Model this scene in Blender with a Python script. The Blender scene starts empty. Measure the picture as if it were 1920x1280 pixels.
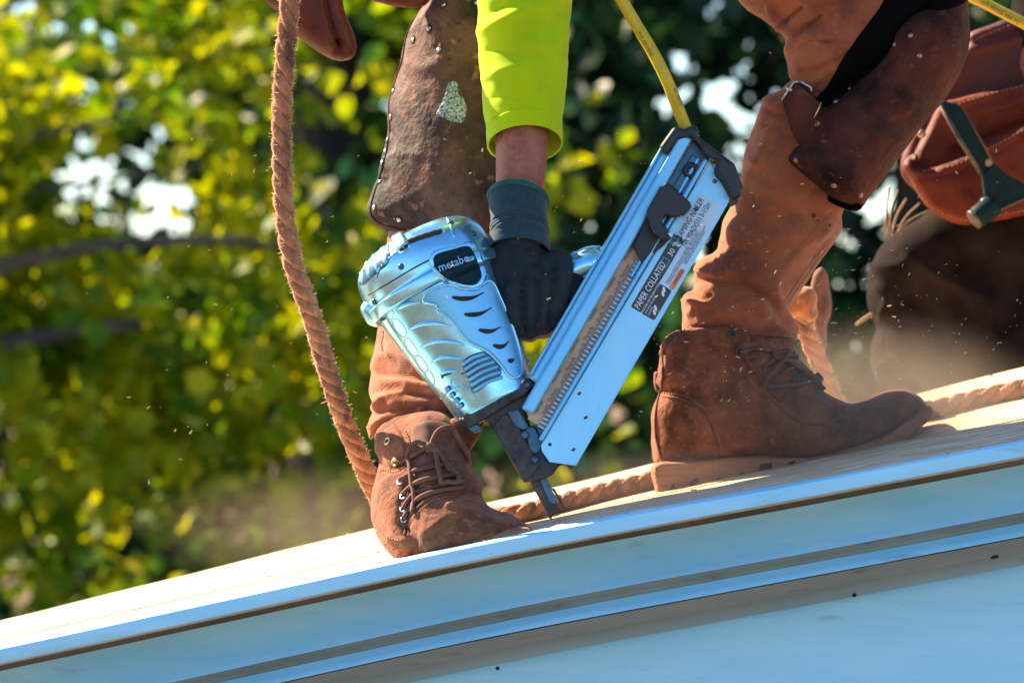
import bpy, bmesh, math, random
import numpy as np
from mathutils import Vector, Matrix, noise as mn
from mathutils.bvhtree import BVHTree
from mathutils.geometry import delaunay_2d_cdt
R = math.radians
random.seed(7)
rng = np.random.default_rng(7)
scene = bpy.context.scene
C = scene.collection

# ------------------------------------------------------------------ camera, sky, sun, exposure
S = 0.0006                 # metres per photo pixel at the roof edge
CAM_D = 5.0                # camera distance from the roof edge
ZC = 3.6                   # camera height above the ground
cam_d = bpy.data.cameras.new('camera')
cam = bpy.data.objects.new('camera', cam_d)
C.objects.link(cam)
cam.location = (0, -CAM_D, ZC)
cam.rotation_euler = (R(90), 0, 0)
cam_d.sensor_width = 36
cam_d.lens = 36 * CAM_D / (1920 * S)
cam_d.clip_start = 0.1
cam_d.clip_end = 2000
cam_d.dof.use_dof = True
cam_d.dof.focus_distance = CAM_D + 0.06
cam_d.dof.aperture_fstop = 7.1
scene.camera = cam

SUN = Vector((-0.65, 0.46, 0.61)).normalized()      # towards the sun: high, left, behind the roof
world = bpy.data.worlds.new('World')
scene.world = world
world.use_nodes = True
wn = world.node_tree
sky = wn.nodes.new('ShaderNodeTexSky')
sky.sky_type = 'NISHITA'
sky.sun_disc = False
sky.sun_elevation = math.asin(SUN.z)
sky.sun_rotation = math.atan2(SUN.x, SUN.y)
sky.air_density = 1.0
sky.dust_density = 0.1
sky.ozone_density = 5.0
wn.links.new(sky.outputs['Color'], wn.nodes['Background'].inputs['Color'])
wn.nodes['Background'].inputs['Strength'].default_value = 0.078
sun_d = bpy.data.lights.new('sun', 'SUN')
sun_d.energy = 5.0
sun_d.angle = R(0.5)
sun_d.color = (1.0, 0.80, 0.54)
sun = bpy.data.objects.new('sun', sun_d)
C.objects.link(sun)
sun.location = (-6, 4, 12)
sun.rotation_euler = (-SUN).to_track_quat('-Z', 'Y').to_euler()
scene.view_settings.view_transform = 'Standard'
scene.view_settings.look = 'None'
scene.view_settings.exposure = 2.0
scene.view_settings.gamma = 1
scene.cycles.max_bounces = 8
scene.cycles.transparent_max_bounces = 8
scene.cycles.use_denoising = True

# ------------------------------------------------------------------ helpers
def P(px, py, Y=0.0):
    """a point of the place: where the photo's pixel lies at depth Y behind the roof edge"""
    f = (CAM_D + Y) / CAM_D
    return Vector(((px - 960) * S * f, Y, ZC + (640 - py) * S * f))

def to_px(v):
    v = np.asarray(v, float)
    f = (CAM_D + v[:, 1]) / CAM_D
    return np.stack([v[:, 0] / (S * f) + 960, 640 - (v[:, 2] - ZC) / (S * f)], 1)

CAMLOC = Vector((0, -CAM_D, ZC))

def tag(o, label=None, cat=None, group=None, kind=None):
    if label: o['label'] = label
    if cat: o['category'] = cat
    if group: o['group'] = group
    if kind: o['kind'] = kind
    return o

def thing(name, loc, label, cat, group=None):
    o = bpy.data.objects.new(name, None)
    o.empty_display_size = 0.05
    C.objects.link(o)
    o.location = loc
    bpy.context.view_layer.update()
    return tag(o, label, cat, group)

GEO = {}

def vnormals(v, faces):
    n = np.zeros_like(v)
    for k in (3, 4):
        F = np.array([f for f in faces if len(f) == k], int)
        if not len(F): continue
        nn = np.cross(v[F[:, 1]] - v[F[:, 0]], v[F[:, 2]] - v[F[:, 0]])
        if k == 4: nn = nn + np.cross(v[F[:, 2]] - v[F[:, 0]], v[F[:, 3]] - v[F[:, 0]])
        for j in range(k): np.add.at(n, F[:, j], nn)
    l = np.linalg.norm(n, axis=1, keepdims=True)
    return n / np.maximum(l, 1e-12)

def pdist(p, line):
    """distance of points (N,2) to an open polyline"""
    p = np.asarray(p, float); line = np.asarray(line, float)
    if len(line) == 1:
        return np.linalg.norm(p - line[0], axis=1)
    best = np.full(len(p), 1e9)
    for i in range(len(line) - 1):
        a, b = line[i], line[i + 1]
        ab = b - a; L = max(ab @ ab, 1e-9)
        t = np.clip(((p - a) @ ab) / L, 0, 1)
        d = np.linalg.norm(p - a - t[:, None] * ab, axis=1)
        best = np.minimum(best, d)
    return best

def mk(name, v, faces, mat, parent=None, smooth=True, folds=(), noise=(), fix=False, kind=None, label=None):
    v = np.array([tuple(x) for x in v], float) if not isinstance(v, np.ndarray) else v.astype(float)
    if folds or noise:
        n = vnormals(v, faces)
        d = np.zeros(len(v))
        if folds:
            q = to_px(v)
            face = np.sqrt(np.clip(-n[:, 1] * 1.3, 0, 1))
            for pts, w, amp in folds:
                dd = pdist(q, cat_open(pts, 6) if len(pts) > 2 else pts)
                d += amp * np.exp(-(dd / w) ** 1.25) * face
        for amp, sc in noise:
            off = Vector((random.random() * 9, 3.1, 7.7))
            d += np.array([amp * mn.noise(Vector(x) * sc + off) for x in v])
        v = v + n * d[:, None]
    me = bpy.data.meshes.new(name)
    me.from_pydata([tuple(x) for x in v], [], [tuple(f) for f in faces])
    if fix:
        bm = bmesh.new(); bm.from_mesh(me)
        bmesh.ops.recalc_face_normals(bm, faces=bm.faces); bm.to_mesh(me); bm.free()
    me.polygons.foreach_set('use_smooth', [smooth] * len(me.polygons))
    me.update()
    o = bpy.data.objects.new(name, me)
    C.objects.link(o)
    if mat: me.materials.append(mat)
    if parent is not None: attach(o, parent)
    if kind: o['kind'] = kind
    if label: o['label'] = label
    GEO[o.name] = (v, faces)
    return o

def attach(o, parent):
    o.parent = parent
    root = parent
    while root.parent: root = root.parent
    o.matrix_parent_inverse = Matrix.Translation(-root.location) if parent is root else Matrix.Identity(4)

def mod_bevel(o, w, seg=2, ang=35):
    m = o.modifiers.new('bevel', 'BEVEL'); m.width = w; m.segments = seg
    m.limit_method = 'ANGLE'; m.angle_limit = R(ang); m.harden_normals = False
    return o

BV = {}
def bvh(o):
    if o.name not in BV:
        v, f = GEO[o.name]
        BV[o.name] = BVHTree.FromPolygons([tuple(x) for x in v], [tuple(x) for x in f])
    return BV[o.name]

def hit(objs, px, py):
    """first point and normal of the given parts met behind a photo pixel"""
    if not isinstance(objs, (list, tuple)): objs = [objs]
    d = (P(px, py, 0) - CAMLOC).normalized()
    best = None
    for o in objs:
        loc, nrm, _, dist = bvh(o).ray_cast(CAMLOC, d)
        if loc is not None and (best is None or dist < best[2]): best = (loc, nrm, dist)
    if best is None:
        tgt = P(px, py, 0.1)
        for o in objs:
            loc, nrm, _, dist = bvh(o).find_nearest(tgt)
            if loc is not None and (best is None or dist < best[2]): best = (loc, nrm, dist)
    n = best[1]
    if n.dot(d) > 0: n = -n
    return best[0], n

def cat_open(pts, sub=8):
    pts = [np.asarray(p, float) for p in pts]
    if len(pts) < 3: return np.array(pts)
    q = [2 * pts[0] - pts[1]] + pts + [2 * pts[-1] - pts[-2]]
    out = []
    for i in range(1, len(q) - 2):
        for k in range(sub):
            t = k / sub
            out.append(0.5 * (2 * q[i] + (q[i + 1] - q[i - 1]) * t + (2 * q[i - 1] - 5 * q[i] + 4 * q[i + 1] - q[i + 2]) * t * t
                              + (-q[i - 1] + 3 * q[i] - 3 * q[i + 1] + q[i + 2]) * t ** 3))
    out.append(pts[-1])
    return np.array(out)

def cat_closed(pts, sub=6):
    pts = [np.asarray(p, float) for p in pts]; n = len(pts); out = []
    for i in range(n):
        a, b, c, d = pts[i - 1], pts[i], pts[(i + 1) % n], pts[(i + 2) % n]
        for k in range(sub):
            t = k / sub
            out.append(0.5 * (2 * b + (c - a) * t + (2 * a - 5 * b + 4 * c - d) * t * t + (-a + 3 * b - 3 * c + d) * t ** 3))
    return np.array(out)

def resample(pts, step, closed=True):
    pts = np.asarray(pts, float)
    if closed: pts = np.vstack([pts, pts[:1]])
    seg = np.linalg.norm(np.diff(pts, axis=0), axis=1)
    cum = np.concatenate([[0], np.cumsum(seg)])
    n = max(3, int(round(cum[-1] / step)))
    t = np.linspace(0, cum[-1], n, endpoint=False) if closed else np.linspace(0, cum[-1], n + 1)
    return np.stack([np.interp(t, cum, pts[:, k]) for k in range(pts.shape[1])], 1)

def inside(p, poly):
    x, y = p[:, 0], p[:, 1]; r = np.zeros(len(p), bool)
    n = len(poly)
    for i in range(n):
        x1, y1 = poly[i]; x2, y2 = poly[(i + 1) % n]
        c = ((y1 > y) != (y2 > y))
        if y1 != y2:
            r ^= c & (x < (x2 - x1) * (y - y1) / (y2 - y1) + x1)
    return r

def fill2d(outline, step, insets=(0.8, 2.4), bstep=None, smooth=True):
    """triangulated filling of an outline: points, triangles, distance to the outline; the first nb points are the outline"""
    ol = cat_closed(outline) if smooth else np.asarray(outline, float)
    b = resample(ol, bstep or step * 0.8)
    nb = len(b)
    nx = np.roll(b, -1, 0) - np.roll(b, 1, 0)
    nrm = np.stack([-nx[:, 1], nx[:, 0]], 1); nrm /= np.maximum(np.linalg.norm(nrm, axis=1, keepdims=True), 1e-9)
    area = 0.5 * np.sum(b[:, 0] * np.roll(b[:, 1], -1) - np.roll(b[:, 0], -1) * b[:, 1])
    if area < 0: nrm = -nrm
    pts = [b]
    loop = np.vstack([b, b[:1]])
    for k in insets:
        q = b + nrm * k
        q = q[inside(q, b)]
        if len(q):
            q = q[pdist(q, loop) > k * 0.8]
            pts.append(q)
    x0, y0 = b.min(0); x1, y1 = b.max(0)
    gy = np.arange(y0 + step / 2, y1, step * 0.87); g = []
    for j, yy in enumerate(gy):
        gx = np.arange(x0 + (j % 2) * step / 2, x1, step)
        g.append(np.stack([gx, np.full(len(gx), yy)], 1))
    if g:
        g = np.vstack(g) + rng.normal(0, step * 0.06, (sum(len(a) for a in g), 2))
        g = g[inside(g, b)]
        if len(g):
            g = g[pdist(g, loop) > (max(insets) if insets else 0) + step * 0.45]
            pts.append(g)
    pts = np.vstack(pts)
    vv, ee, ff, *_ = delaunay_2d_cdt([Vector((p[0], -p[1])) for p in pts], [(i, (i + 1) % nb) for i in range(nb)], [], 1, 1e-4)
    out = np.array([(a.x, -a.y) for a in vv])
    d = pdist(out, loop)
    return out, [tuple(f) for f in ff], d, b

def yfun(Y):
    return Y if callable(Y) else (lambda x, y: Y)

def inflate(name, outline, W, Y, mat, parent, spine=None, rad=None, p=2.0, step=4.5, back=1.0, smooth=True, folds=(), noise=(), **k):
    """a rounded solid with the given outline: half-thickness W along the spine, falling to nothing at the outline"""
    q, tri, d, b = fill2d(outline, step, smooth=smooth)
    if spine is not None:
        ds = pdist(q, spine); s = d / np.maximum(d + ds, 1e-6)
    else:
        s = np.clip(d / rad, 0, 1)
    Wv = np.array([W(x, y) for x, y in q]) if callable(W) else W
    t = Wv * (1 - (1 - s) ** p) ** (1 / p)
    yf = yfun(Y)
    edge = d < 0.02
    front, bidx, verts = {}, {}, []
    for i, (x, y) in enumerate(q):
        yc = yf(x, y); c = P(x, y, yc)
        verts.append((c.x, yc - t[i], c.z))
    n = len(q); bi = list(range(n))
    for i, (x, y) in enumerate(q):
        if not edge[i]:
            yc = yf(x, y); c = P(x, y, yc)
            bi[i] = len(verts); verts.append((c.x, yc + t[i] * back, c.z))
    faces = [f for f in tri] + [tuple(bi[j] for j in reversed(f)) for f in tri]
    return mk(name, np.array(verts), faces, mat, parent, folds=folds, noise=noise, **k)

def patch(name, outline, target, h, mat, parent, step=4, edge=3.0, smooth=True, sink=0.0008, hf=None, **k):
    """a raised piece lying on other parts, edges turned down into them"""
    q, tri, d, b = fill2d(outline, step, insets=(0.8, 2.2), smooth=smooth)
    verts = []
    for i, (x, y) in enumerate(q):
        loc, n = hit(target, x, y)
        s = min(1, d[i] / edge); s = s * s * (3 - 2 * s)
        hh = h if hf is None else hf(x, y, d[i]) 
        verts.append(loc + n * (-sink + (hh + sink) * s))
    return mk(name, verts, tri, mat, parent, **k)

def tube(name, pts, rad, mat, parent=None, seg=8, caps=True, **k):
    pts = [Vector(p) for p in pts]; n = len(pts)
    rf = rad if callable(rad) else (lambda s: rad)
    verts, faces = [], []
    up = None
    for i in range(n):
        t = (pts[min(i + 1, n - 1)] - pts[max(i - 1, 0)]).normalized()
        if up is None:
            up = Vector((0, 1, 0)) if abs(t.y) < 0.9 else Vector((1, 0, 0))
        a = t.cross(up)
        if a.length < 1e-6: a = t.cross(Vector((1, 0, 0.3)))
        a.normalize(); b_ = a.cross(t).normalized(); up = b_
        r = rf(i / max(1, n - 1))
        for j in range(seg):
            th = 2 * math.pi * j / seg
            verts.append(pts[i] + (a * math.cos(th) + b_ * math.sin(th)) * r)
    for i in range(n - 1):
        for j in range(seg):
            j2 = (j + 1) % seg
            faces.append((i * seg + j, i * seg + j2, (i + 1) * seg + j2, (i + 1) * seg + j))
    if caps:
        faces.append(tuple(range(seg))[::-1]); faces.append(tuple((n - 1) * seg + j for j in range(seg)))
    if len(faces) and caps:
        k.setdefault('fix', True)
    return mk(name, verts, faces, mat, parent, **k)

def curve_on(target, pxs, h, sub=6):
    out = []
    for x, y in cat_open(pxs, sub):
        loc, n = hit(target, x, y); out.append(loc + n * h)
    return out

def loft(name, secs, mat, parent, rings=60, seg=64, folds=(), noise=(), cap=False, disp=None, thick=0, lean=0.0, **k):
    """a tube of varying elliptic section: (px, py, Y, half width px, half depth m)"""
    c = cat_open([np.array(s, float) for s in secs], 12)
    c = resample(c, 1e9, False) if False else c
    idx = np.linspace(0, len(c) - 1, rings)
    c = np.stack([np.interp(idx, np.arange(len(c)), c[:, j]) for j in range(5)], 1)
    pts = [P(a[0], a[1], a[2]) for a in c]
    verts, faces = [], []
    for i in range(rings):
        t = (pts[min(i + 1, rings - 1)] - pts[max(i - 1, 0)]).normalized()
        a = t.cross(Vector((0, 1, 0))).normalized(); b_ = a.cross(t).normalized()
        for j in range(seg):
            th = 2 * math.pi * j / seg
            e = disp(i / (rings - 1), th) if disp else 0
            off = b_ * math.sin(th) * (c[i, 4] + e)
            off.z -= off.y * lean
            verts.append(pts[i] + a * math.cos(th) * (c[i, 3] * S + e) + off)
    for i in range(rings - 1):
        for j in range(seg):
            j2 = (j + 1) % seg
            faces.append((i * seg + j, (i + 1) * seg + j, (i + 1) * seg + j2, i * seg + j2))
    if cap:
        faces.append(tuple(range(seg))); faces.append(tuple((rings - 1) * seg + j for j in range(seg))[::-1])
    o = mk(name, verts, faces, mat, parent, folds=folds, noise=noise, fix=True, **k)
    if thick:
        m = o.modifiers.new('thick', 'SOLIDIFY'); m.thickness = thick; m.offset = -1
    return o

def prism(name, poly, Y, depth, mat, parent, bevel=0.0015, smooth_outline=False, seg=2, **k):
    """a slab with a traced outline, front at Y, 'depth' metres thick"""
    pl = cat_closed(poly, 4) if smooth_outline else np.asarray(poly, float)
    area = 0.5 * np.sum(pl[:, 0] * np.roll(pl[:, 1], -1) - np.roll(pl[:, 0], -1) * pl[:, 1])
    if area > 0: pl = pl[::-1]
    yf = yfun(Y); n = len(pl); verts = []
    for x, y in pl:
        v = P(x, y, yf(x, y)); verts.append(v)
    for x, y in pl:
        v = P(x, y, yf(x, y)); verts.append(v + Vector((0, depth, 0)))
    faces = [tuple(range(n)), tuple(range(2 * n - 1, n - 1, -1))]
    for i in range(n):
        j = (i + 1) % n
        faces.append((i, i + n, j + n, j))
    o = mk(name, verts, faces, mat, parent, smooth=False, fix=True, **k)
    # triangulated copy for pixel look-ups
    if bevel: mod_bevel(o, bevel, seg)
    return o

def blob(name, caps, voxel, mat, parent, smooth_it=6, **k):
    """one continuous skin over tapered capsules (points a, b with radii)"""
    bm = bmesh.new()
    for a, ra, b_, rb in caps:
        a, b_ = Vector(a), Vector(b_)
        n = max(2, int((a - b_).length / (min(ra, rb) * 0.45)) + 1)
        for i in range(n):
            t = i / (n - 1)
            bmesh.ops.create_icosphere(bm, subdivisions=2, radius=ra + (rb - ra) * t, matrix=Matrix.Translation(a.lerp(b_, t)))
    me = bpy.data.meshes.new('tmp'); bm.to_mesh(me); bm.free()
    o = bpy.data.objects.new('tmp', me); C.objects.link(o)
    m = o.modifiers.new('r', 'REMESH'); m.mode = 'VOXEL'; m.voxel_size = voxel
    s = o.modifiers.new('s', 'SMOOTH'); s.iterations = smooth_it; s.factor = 0.5
    dg = bpy.context.evaluated_depsgraph_get()
    ev = o.evaluated_get(dg); m2 = ev.to_mesh()
    v = np.zeros(len(m2.vertices) * 3); m2.vertices.foreach_get('co', v); v = v.reshape(-1, 3)
    f = [tuple(p.vertices) for p in m2.polygons]
    ev.to_mesh_clear()
    bpy.data.objects.remove(o); bpy.data.meshes.remove(me)
    return mk(name, v, f, mat, parent, **k)

def text_on(name, txt, px, py, ang, size, target, mat, parent, h=0.0004, sx=1.0, shear=0.0, sub=0):
    """flat lettering laid on a surface; size in photo pixels"""
    cu = bpy.data.curves.new('t', 'FONT'); cu.body = txt; cu.size = 1.0; cu.resolution_u = 2
    o = bpy.data.objects.new('t', cu); C.objects.link(o)
    dg = bpy.context.evaluated_depsgraph_get()
    me = bpy.data.meshes.new_from_object(o.evaluated_get(dg))
    bpy.data.objects.remove(o)
    ca, sa = math.cos(R(ang)), math.sin(R(ang))
    vs = []
    for v in me.vertices:
        x = (v.co.x * sx + v.co.y * shear) * size; y = v.co.y * size
        X = px + x * ca - y * sa; Yp = py - (x * sa + y * ca)
        loc, n = hit(target, X, Yp); vs.append(loc + n * h)
    fs = [tuple(p.vertices) for p in me.polygons]
    bpy.data.meshes.remove(me)
    return mk(name, vs, fs, mat, parent, smooth=False)

def dome(name, loc, n, r, h, mat, parent, seg=10, ring=3, **k):
    """a rivet head"""
    n = n.normalized(); a = n.orthogonal().normalized(); b_ = n.cross(a)
    verts, faces = [], []
    for i in range(ring + 1):
        ph = (math.pi / 2) * i / ring
        if i == ring:
            verts.append(loc + n * h); continue
        for j in range(seg):
            th = 2 * math.pi * j / seg
            verts.append(loc + (a * math.cos(th) + b_ * math.sin(th)) * r * math.cos(ph) + n * (h * math.sin(ph) - (0.0006 if i == 0 else 0)))
    for i in range(ring - 1):
        for j in range(seg):
            j2 = (j + 1) % seg
            faces.append((i * seg + j, i * seg + j2, (i + 1) * seg + j2, (i + 1) * seg + j))
    for j in range(seg):
        faces.append(((ring - 1) * seg + j, (ring - 1) * seg + (j + 1) % seg, len(verts) - 1))
    return mk(name, verts, faces, mat, parent, **k)

def torus(name, loc, n, R0, r, mat, parent, seg=16, sq=1.0, **k):
    n = n.normalized(); a = n.orthogonal().normalized(); b_ = n.cross(a)
    verts, faces = [], []
    for i in range(seg):
        th = 2 * math.pi * i / seg; d = a * math.cos(th) + b_ * math.sin(th)
        for j in range(6):
            ph = 2 * math.pi * j / 6
            verts.append(loc + d * (R0 + r * math.cos(ph)) + n * r * math.sin(ph) * sq)
    for i in range(seg):
        for j in range(6):
            faces.append((i * 6 + j, ((i + 1) % seg) * 6 + j, ((i + 1) % seg) * 6 + (j + 1) % 6, i * 6 + (j + 1) % 6))
    return mk(name, verts, faces, mat, parent, fix=True, **k)

def copy_part(o, parent):
    c = o.copy(); C.objects.link(c); attach(c, parent); return c

# ------------------------------------------------------------------ materials
def mat(name, c1, c2=None, scale=30, rough=0.6, metal=0.0, bump=0.0, bscale=300, detail=6, lo=0.35, hi=0.65, spots=None, spec=0.5, coat=0,
        sheen=0, trans=0, stretch=None, bump2=0, b2scale=40, weave=0):
    m = bpy.data.materials.new(name); m.use_nodes = True
    nt = m.node_tree; N, L = nt.nodes, nt.links
    bs = N['Principled BSDF']
    bs.inputs['Roughness'].default_value = rough; bs.inputs['Metallic'].default_value = metal
    bs.inputs['Specular IOR Level'].default_value = spec
    if coat: bs.inputs['Coat Weight'].default_value = coat; bs.inputs['Coat Roughness'].default_value = 0.15
    if sheen: bs.inputs['Sheen Weight'].default_value = sheen; bs.inputs['Sheen Roughness'].default_value = 0.5
    tc = N.new('ShaderNodeTexCoord'); co = tc.outputs['Object']
    if stretch:
        mp = N.new('ShaderNodeMapping'); mp.inputs['Scale'].default_value = stretch[:3]
        if len(stretch) > 3: mp.inputs['Rotation'].default_value = (0, R(stretch[3]), 0)
        L.new(co, mp.inputs['Vector']); co = mp.outputs['Vector']
    def nz(sc, det=detail, ro=0.6):
        n = N.new('ShaderNodeTexNoise'); n.inputs['Scale'].default_value = sc; n.inputs['Detail'].default_value = det
        n.inputs['Roughness'].default_value = ro; L.new(co, n.inputs['Vector']); return n
    def ramp(src, a, ca, b, cb):
        r = N.new('ShaderNodeValToRGB'); e = r.color_ramp.elements
        e[0].position = a; e[0].color = (*ca, 1); e[1].position = b; e[1].color = (*cb, 1)
        L.new(src, r.inputs['Fac']); return r
    n1 = nz(scale)
    base = ramp(n1.outputs['Fac'], lo, c1, hi, c2 or c1).outputs['Color']
    if spots:       # (colour, scale, from, to): dirt or wear with a shape of its own
        for col, sc, a, b in (spots if isinstance(spots, list) else [spots]):
            n2 = nz(sc); f = ramp(n2.outputs['Fac'], a, (0, 0, 0), b, (1, 1, 1))
            mx = N.new('ShaderNodeMixRGB'); mx.inputs['Color2'].default_value = (*col, 1)
            L.new(f.outputs['Color'], mx.inputs['Fac']); L.new(base, mx.inputs['Color1']); base = mx.outputs['Color']
    L.new(base, bs.inputs['Base Color'])
    rr = ramp(n1.outputs['Fac'], 0.3, (max(0, rough - 0.1),) * 3, 0.7, (min(1, rough + 0.1),) * 3)
    L.new(rr.outputs['Color'], bs.inputs['Roughness'])
    last = None
    for st, sc in ((bump2, b2scale), (bump, bscale)):
        if st:
            nb_ = nz(sc, 4)
            b = N.new('ShaderNodeBump'); b.inputs['Strength'].default_value = st; b.inputs['Distance'].default_value = 0.3 / sc
            L.new(nb_.outputs['Fac'], b.inputs['Height'])
            if last: L.new(last.outputs['Normal'], b.inputs['Normal'])
            last = b
    if weave:
        w = N.new('ShaderNodeTexWave'); w.inputs['Scale'].default_value = weave; w.bands_direction = 'DIAGONAL'
        w.inputs['Distortion'].default_value = 1.0; L.new(co, w.inputs['Vector'])
        b = N.new('ShaderNodeBump'); b.inputs['Strength'].default_value = 0.25; b.inputs['Distance'].default_value = 0.0006
        L.new(w.outputs['Fac'], b.inputs['Height'])
        if last: L.new(last.outputs['Normal'], b.inputs['Normal'])
        last = b
    if last: L.new(last.outputs['Normal'], bs.inputs['Normal'])
    if trans:
        tr = N.new('ShaderNodeBsdfTranslucent'); mix = N.new('ShaderNodeMixShader'); mix.inputs['Fac'].default_value = trans
        L.new(base, tr.inputs['Color']); L.new(bs.outputs[0], mix.inputs[1]); L.new(tr.outputs[0], mix.inputs[2])
        L.new(mix.outputs[0], N['Material Output'].inputs['Surface'])
    return m

M = {}
M['fascia'] = mat('painted_aluminium', (0.29, 0.70, 0.91), (0.37, 0.77, 0.94), scale=20, rough=0.5, bump=0.12, bscale=420, stretch=(0.3, 1, 1.6, -11),
                  spots=[((0.22, 0.34, 0.38), 34, 0.63, 0.85), ((0.16, 0.17, 0.15), 240, 0.71, 0.75), ((0.75, 0.82, 0.85), 300, 0.71, 0.75)])
M['plywood'] = mat('bare_plywood', (0.50, 0.34, 0.19), (0.80, 0.64, 0.43), scale=9, rough=0.8, bump=0.5, bscale=120, stretch=(1, 9, 9), 
                   spots=((0.45, 0.30, 0.17), 24, 0.64, 0.78))
M['wall'] = mat('painted_siding', (0.29, 0.70, 0.91), (0.37, 0.77, 0.94), scale=6, rough=0.5, bump=0.05, bscale=400)
M['edge_shade'] = mat('brown_shade', (0.11, 0.11, 0.085), (0.20, 0.20, 0.16), scale=30, rough=0.9, bump=0.4, bscale=200, stretch=(0.12, 1, 1, -11), spec=0.1)  # brown that stands in for the shade under the drip edge
M['tan'] = mat('tan_shade', (0.24, 0.27, 0.225), (0.32, 0.36, 0.30), scale=16, rough=0.6, bump=0.1, bscale=300, stretch=(0.3, 1, 1, -11), spots=[((0.16, 0.14, 0.09), 60, 0.60, 0.75)])  # tan that stands in for shaded undersides of the edge profile
M['greyblue'] = mat('grey_blue_shade', (0.23, 0.36, 0.40), (0.30, 0.44, 0.48), scale=16, rough=0.55, bump=0.1, bscale=300, stretch=(0.3, 1, 1, -11), spots=[((0.16, 0.18, 0.16), 60, 0.62, 0.78)])  # grey blue that stands in for shade at the frieze top
M['dark'] = mat('dark_hole', (0.012, 0.012, 0.014), rough=0.7)
M['boot'] = mat('nubuck', (0.15, 0.043, 0.019), (0.28, 0.092, 0.042), scale=40, rough=0.9, bump=0.8, bscale=300, bump2=0.8, b2scale=70, sheen=0.12, spec=0.15,
                spots=[((0.060, 0.018, 0.011), 22, 0.50, 0.74), ((0.38, 0.17, 0.095), 150, 0.56, 0.78), ((0.07, 0.02, 0.012), 300, 0.58, 0.72)])
M['sole'] = mat('crepe_sole', (0.25, 0.085, 0.038), (0.38, 0.150, 0.072), scale=40, rough=0.85, bump=0.4, bscale=200, stretch=(1, 1, 4),
                spots=((0.16, 0.08, 0.045), 55, 0.60, 0.72))
M['tread'] = mat('tread_groove', (0.05, 0.025, 0.016), (0.10, 0.05, 0.03), scale=90, rough=0.95, spec=0.05)
M['lace'] = mat('leather_lace', (0.095, 0.034, 0.020), (0.17, 0.066, 0.038), scale=150, rough=0.85, bump=0.2, bscale=900)
M['brass'] = mat('brass_eyelet', (0.75, 0.55, 0.18), (0.6, 0.42, 0.15), scale=300, rough=0.3, metal=1)
M['steel'] = mat('steel_rivet', (0.55, 0.58, 0.6), (0.35, 0.36, 0.37), scale=300, rough=0.32, metal=1)
M['copper'] = mat('copper_rivet', (0.42, 0.24, 0.17), (0.3, 0.17, 0.12), scale=300, rough=0.45, metal=0.8)
M['pants'] = mat('duck_canvas', (0.225, 0.060, 0.023), (0.36, 0.110, 0.045), scale=11, rough=0.9, bump=0.15, bscale=700, bump2=0.35, b2scale=38, sheen=0.2, spec=0.2, weave=260,
                 spots=[((0.12, 0.038, 0.022), 16, 0.50, 0.70), ((0.46, 0.20, 0.11), 60, 0.60, 0.80)])
M['pad'] = mat('oiled_leather', (0.062, 0.027, 0.020), (0.15, 0.066, 0.046), scale=16, rough=0.75, bump=0.5, bscale=340, bump2=0.8, b2scale=48, spec=0.25,
               spots=[((0.014, 0.010, 0.010), 9, 0.44, 0.60), ((0.34, 0.17, 0.12), 60, 0.58, 0.76), ((0.03, 0.015, 0.012), 90, 0.60, 0.70)])
M['pad_dark'] = mat('dark_leather', (0.040, 0.012, 0.008), (0.095, 0.028, 0.017), scale=20, rough=0.8, bump=0.5, bscale=340, bump2=0.8, b2scale=48, spec=0.15,
                    spots=[((0.008, 0.004, 0.004), 11, 0.46, 0.64), ((0.18, 0.07, 0.045), 70, 0.60, 0.78)])
M['strap'] = mat('black_webbing', (0.003, 0.003, 0.003), (0.005, 0.0045, 0.0045), scale=300, rough=0.95, spec=0.03, bump=0.2, bscale=900)
M['fleece'] = mat('grey_fleece', (0.06, 0.09, 0.10), (0.46, 0.52, 0.52), scale=420, rough=1, bump=0.9, bscale=500, lo=0.42, hi=0.6)
M['pouch'] = mat('saddle_leather', (0.075, 0.010, 0.003), (0.17, 0.026, 0.006), scale=18, rough=0.7, spec=0.25, bump=0.2, bscale=300, bump2=0.3, b2scale=40,
                 spots=[((0.05, 0.010, 0.006), 20, 0.55, 0.72)])
M['pouch_red'] = mat('chestnut_leather', (0.050, 0.007, 0.004), (0.105, 0.014, 0.007), scale=22, rough=0.55, spec=0.3, bump=0.2, bscale=300,
                     spots=[((0.18, 0.04, 0.022), 60, 0.66, 0.78)])
M['shirt'] = mat('lime_jersey', (0.40, 0.60, 0.0), (0.50, 0.70, 0.0), scale=20, rough=0.85, bump=0.15, bscale=800, weave=420, sheen=0.1, trans=0.12, spec=0.2,
                 spots=((0.36, 0.34, 0.03), 30, 0.68, 0.8))
M['skin'] = mat('tanned_skin', (0.20, 0.062, 0.034), (0.33, 0.120, 0.070), scale=70, rough=0.55, spots=[((0.14, 0.04, 0.022), 150, 0.58, 0.72)], bump=0.12, bscale=900)
M['hair'] = mat('hair', (0.03, 0.02, 0.015), rough=0.7)
M['knit'] = mat('glove_knit', (0.010, 0.038, 0.055), (0.022, 0.058, 0.078), scale=120, rough=0.95, bump=0.35, bscale=900, sheen=0.2, spec=0.2, weave=520)
M['nitrile'] = mat('glove_coating', (0.009, 0.020, 0.029), (0.026, 0.031, 0.037), scale=60, rough=0.8, bump=0.4, bscale=420, spec=0.2,
                   spots=((0.14, 0.08, 0.06), 75, 0.66, 0.8))
M['rim'] = mat('green_hem', (0.004, 0.085, 0.075), rough=0.9, bump=0.3, bscale=900)
M['alu'] = mat('cast_alloy', (0.27, 0.65, 0.87), (0.34, 0.72, 0.92), scale=40, rough=0.26, metal=0.88, bump=0.03, bscale=900, 
               spots=[((0.10, 0.11, 0.11), 90, 0.73, 0.77)])
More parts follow.
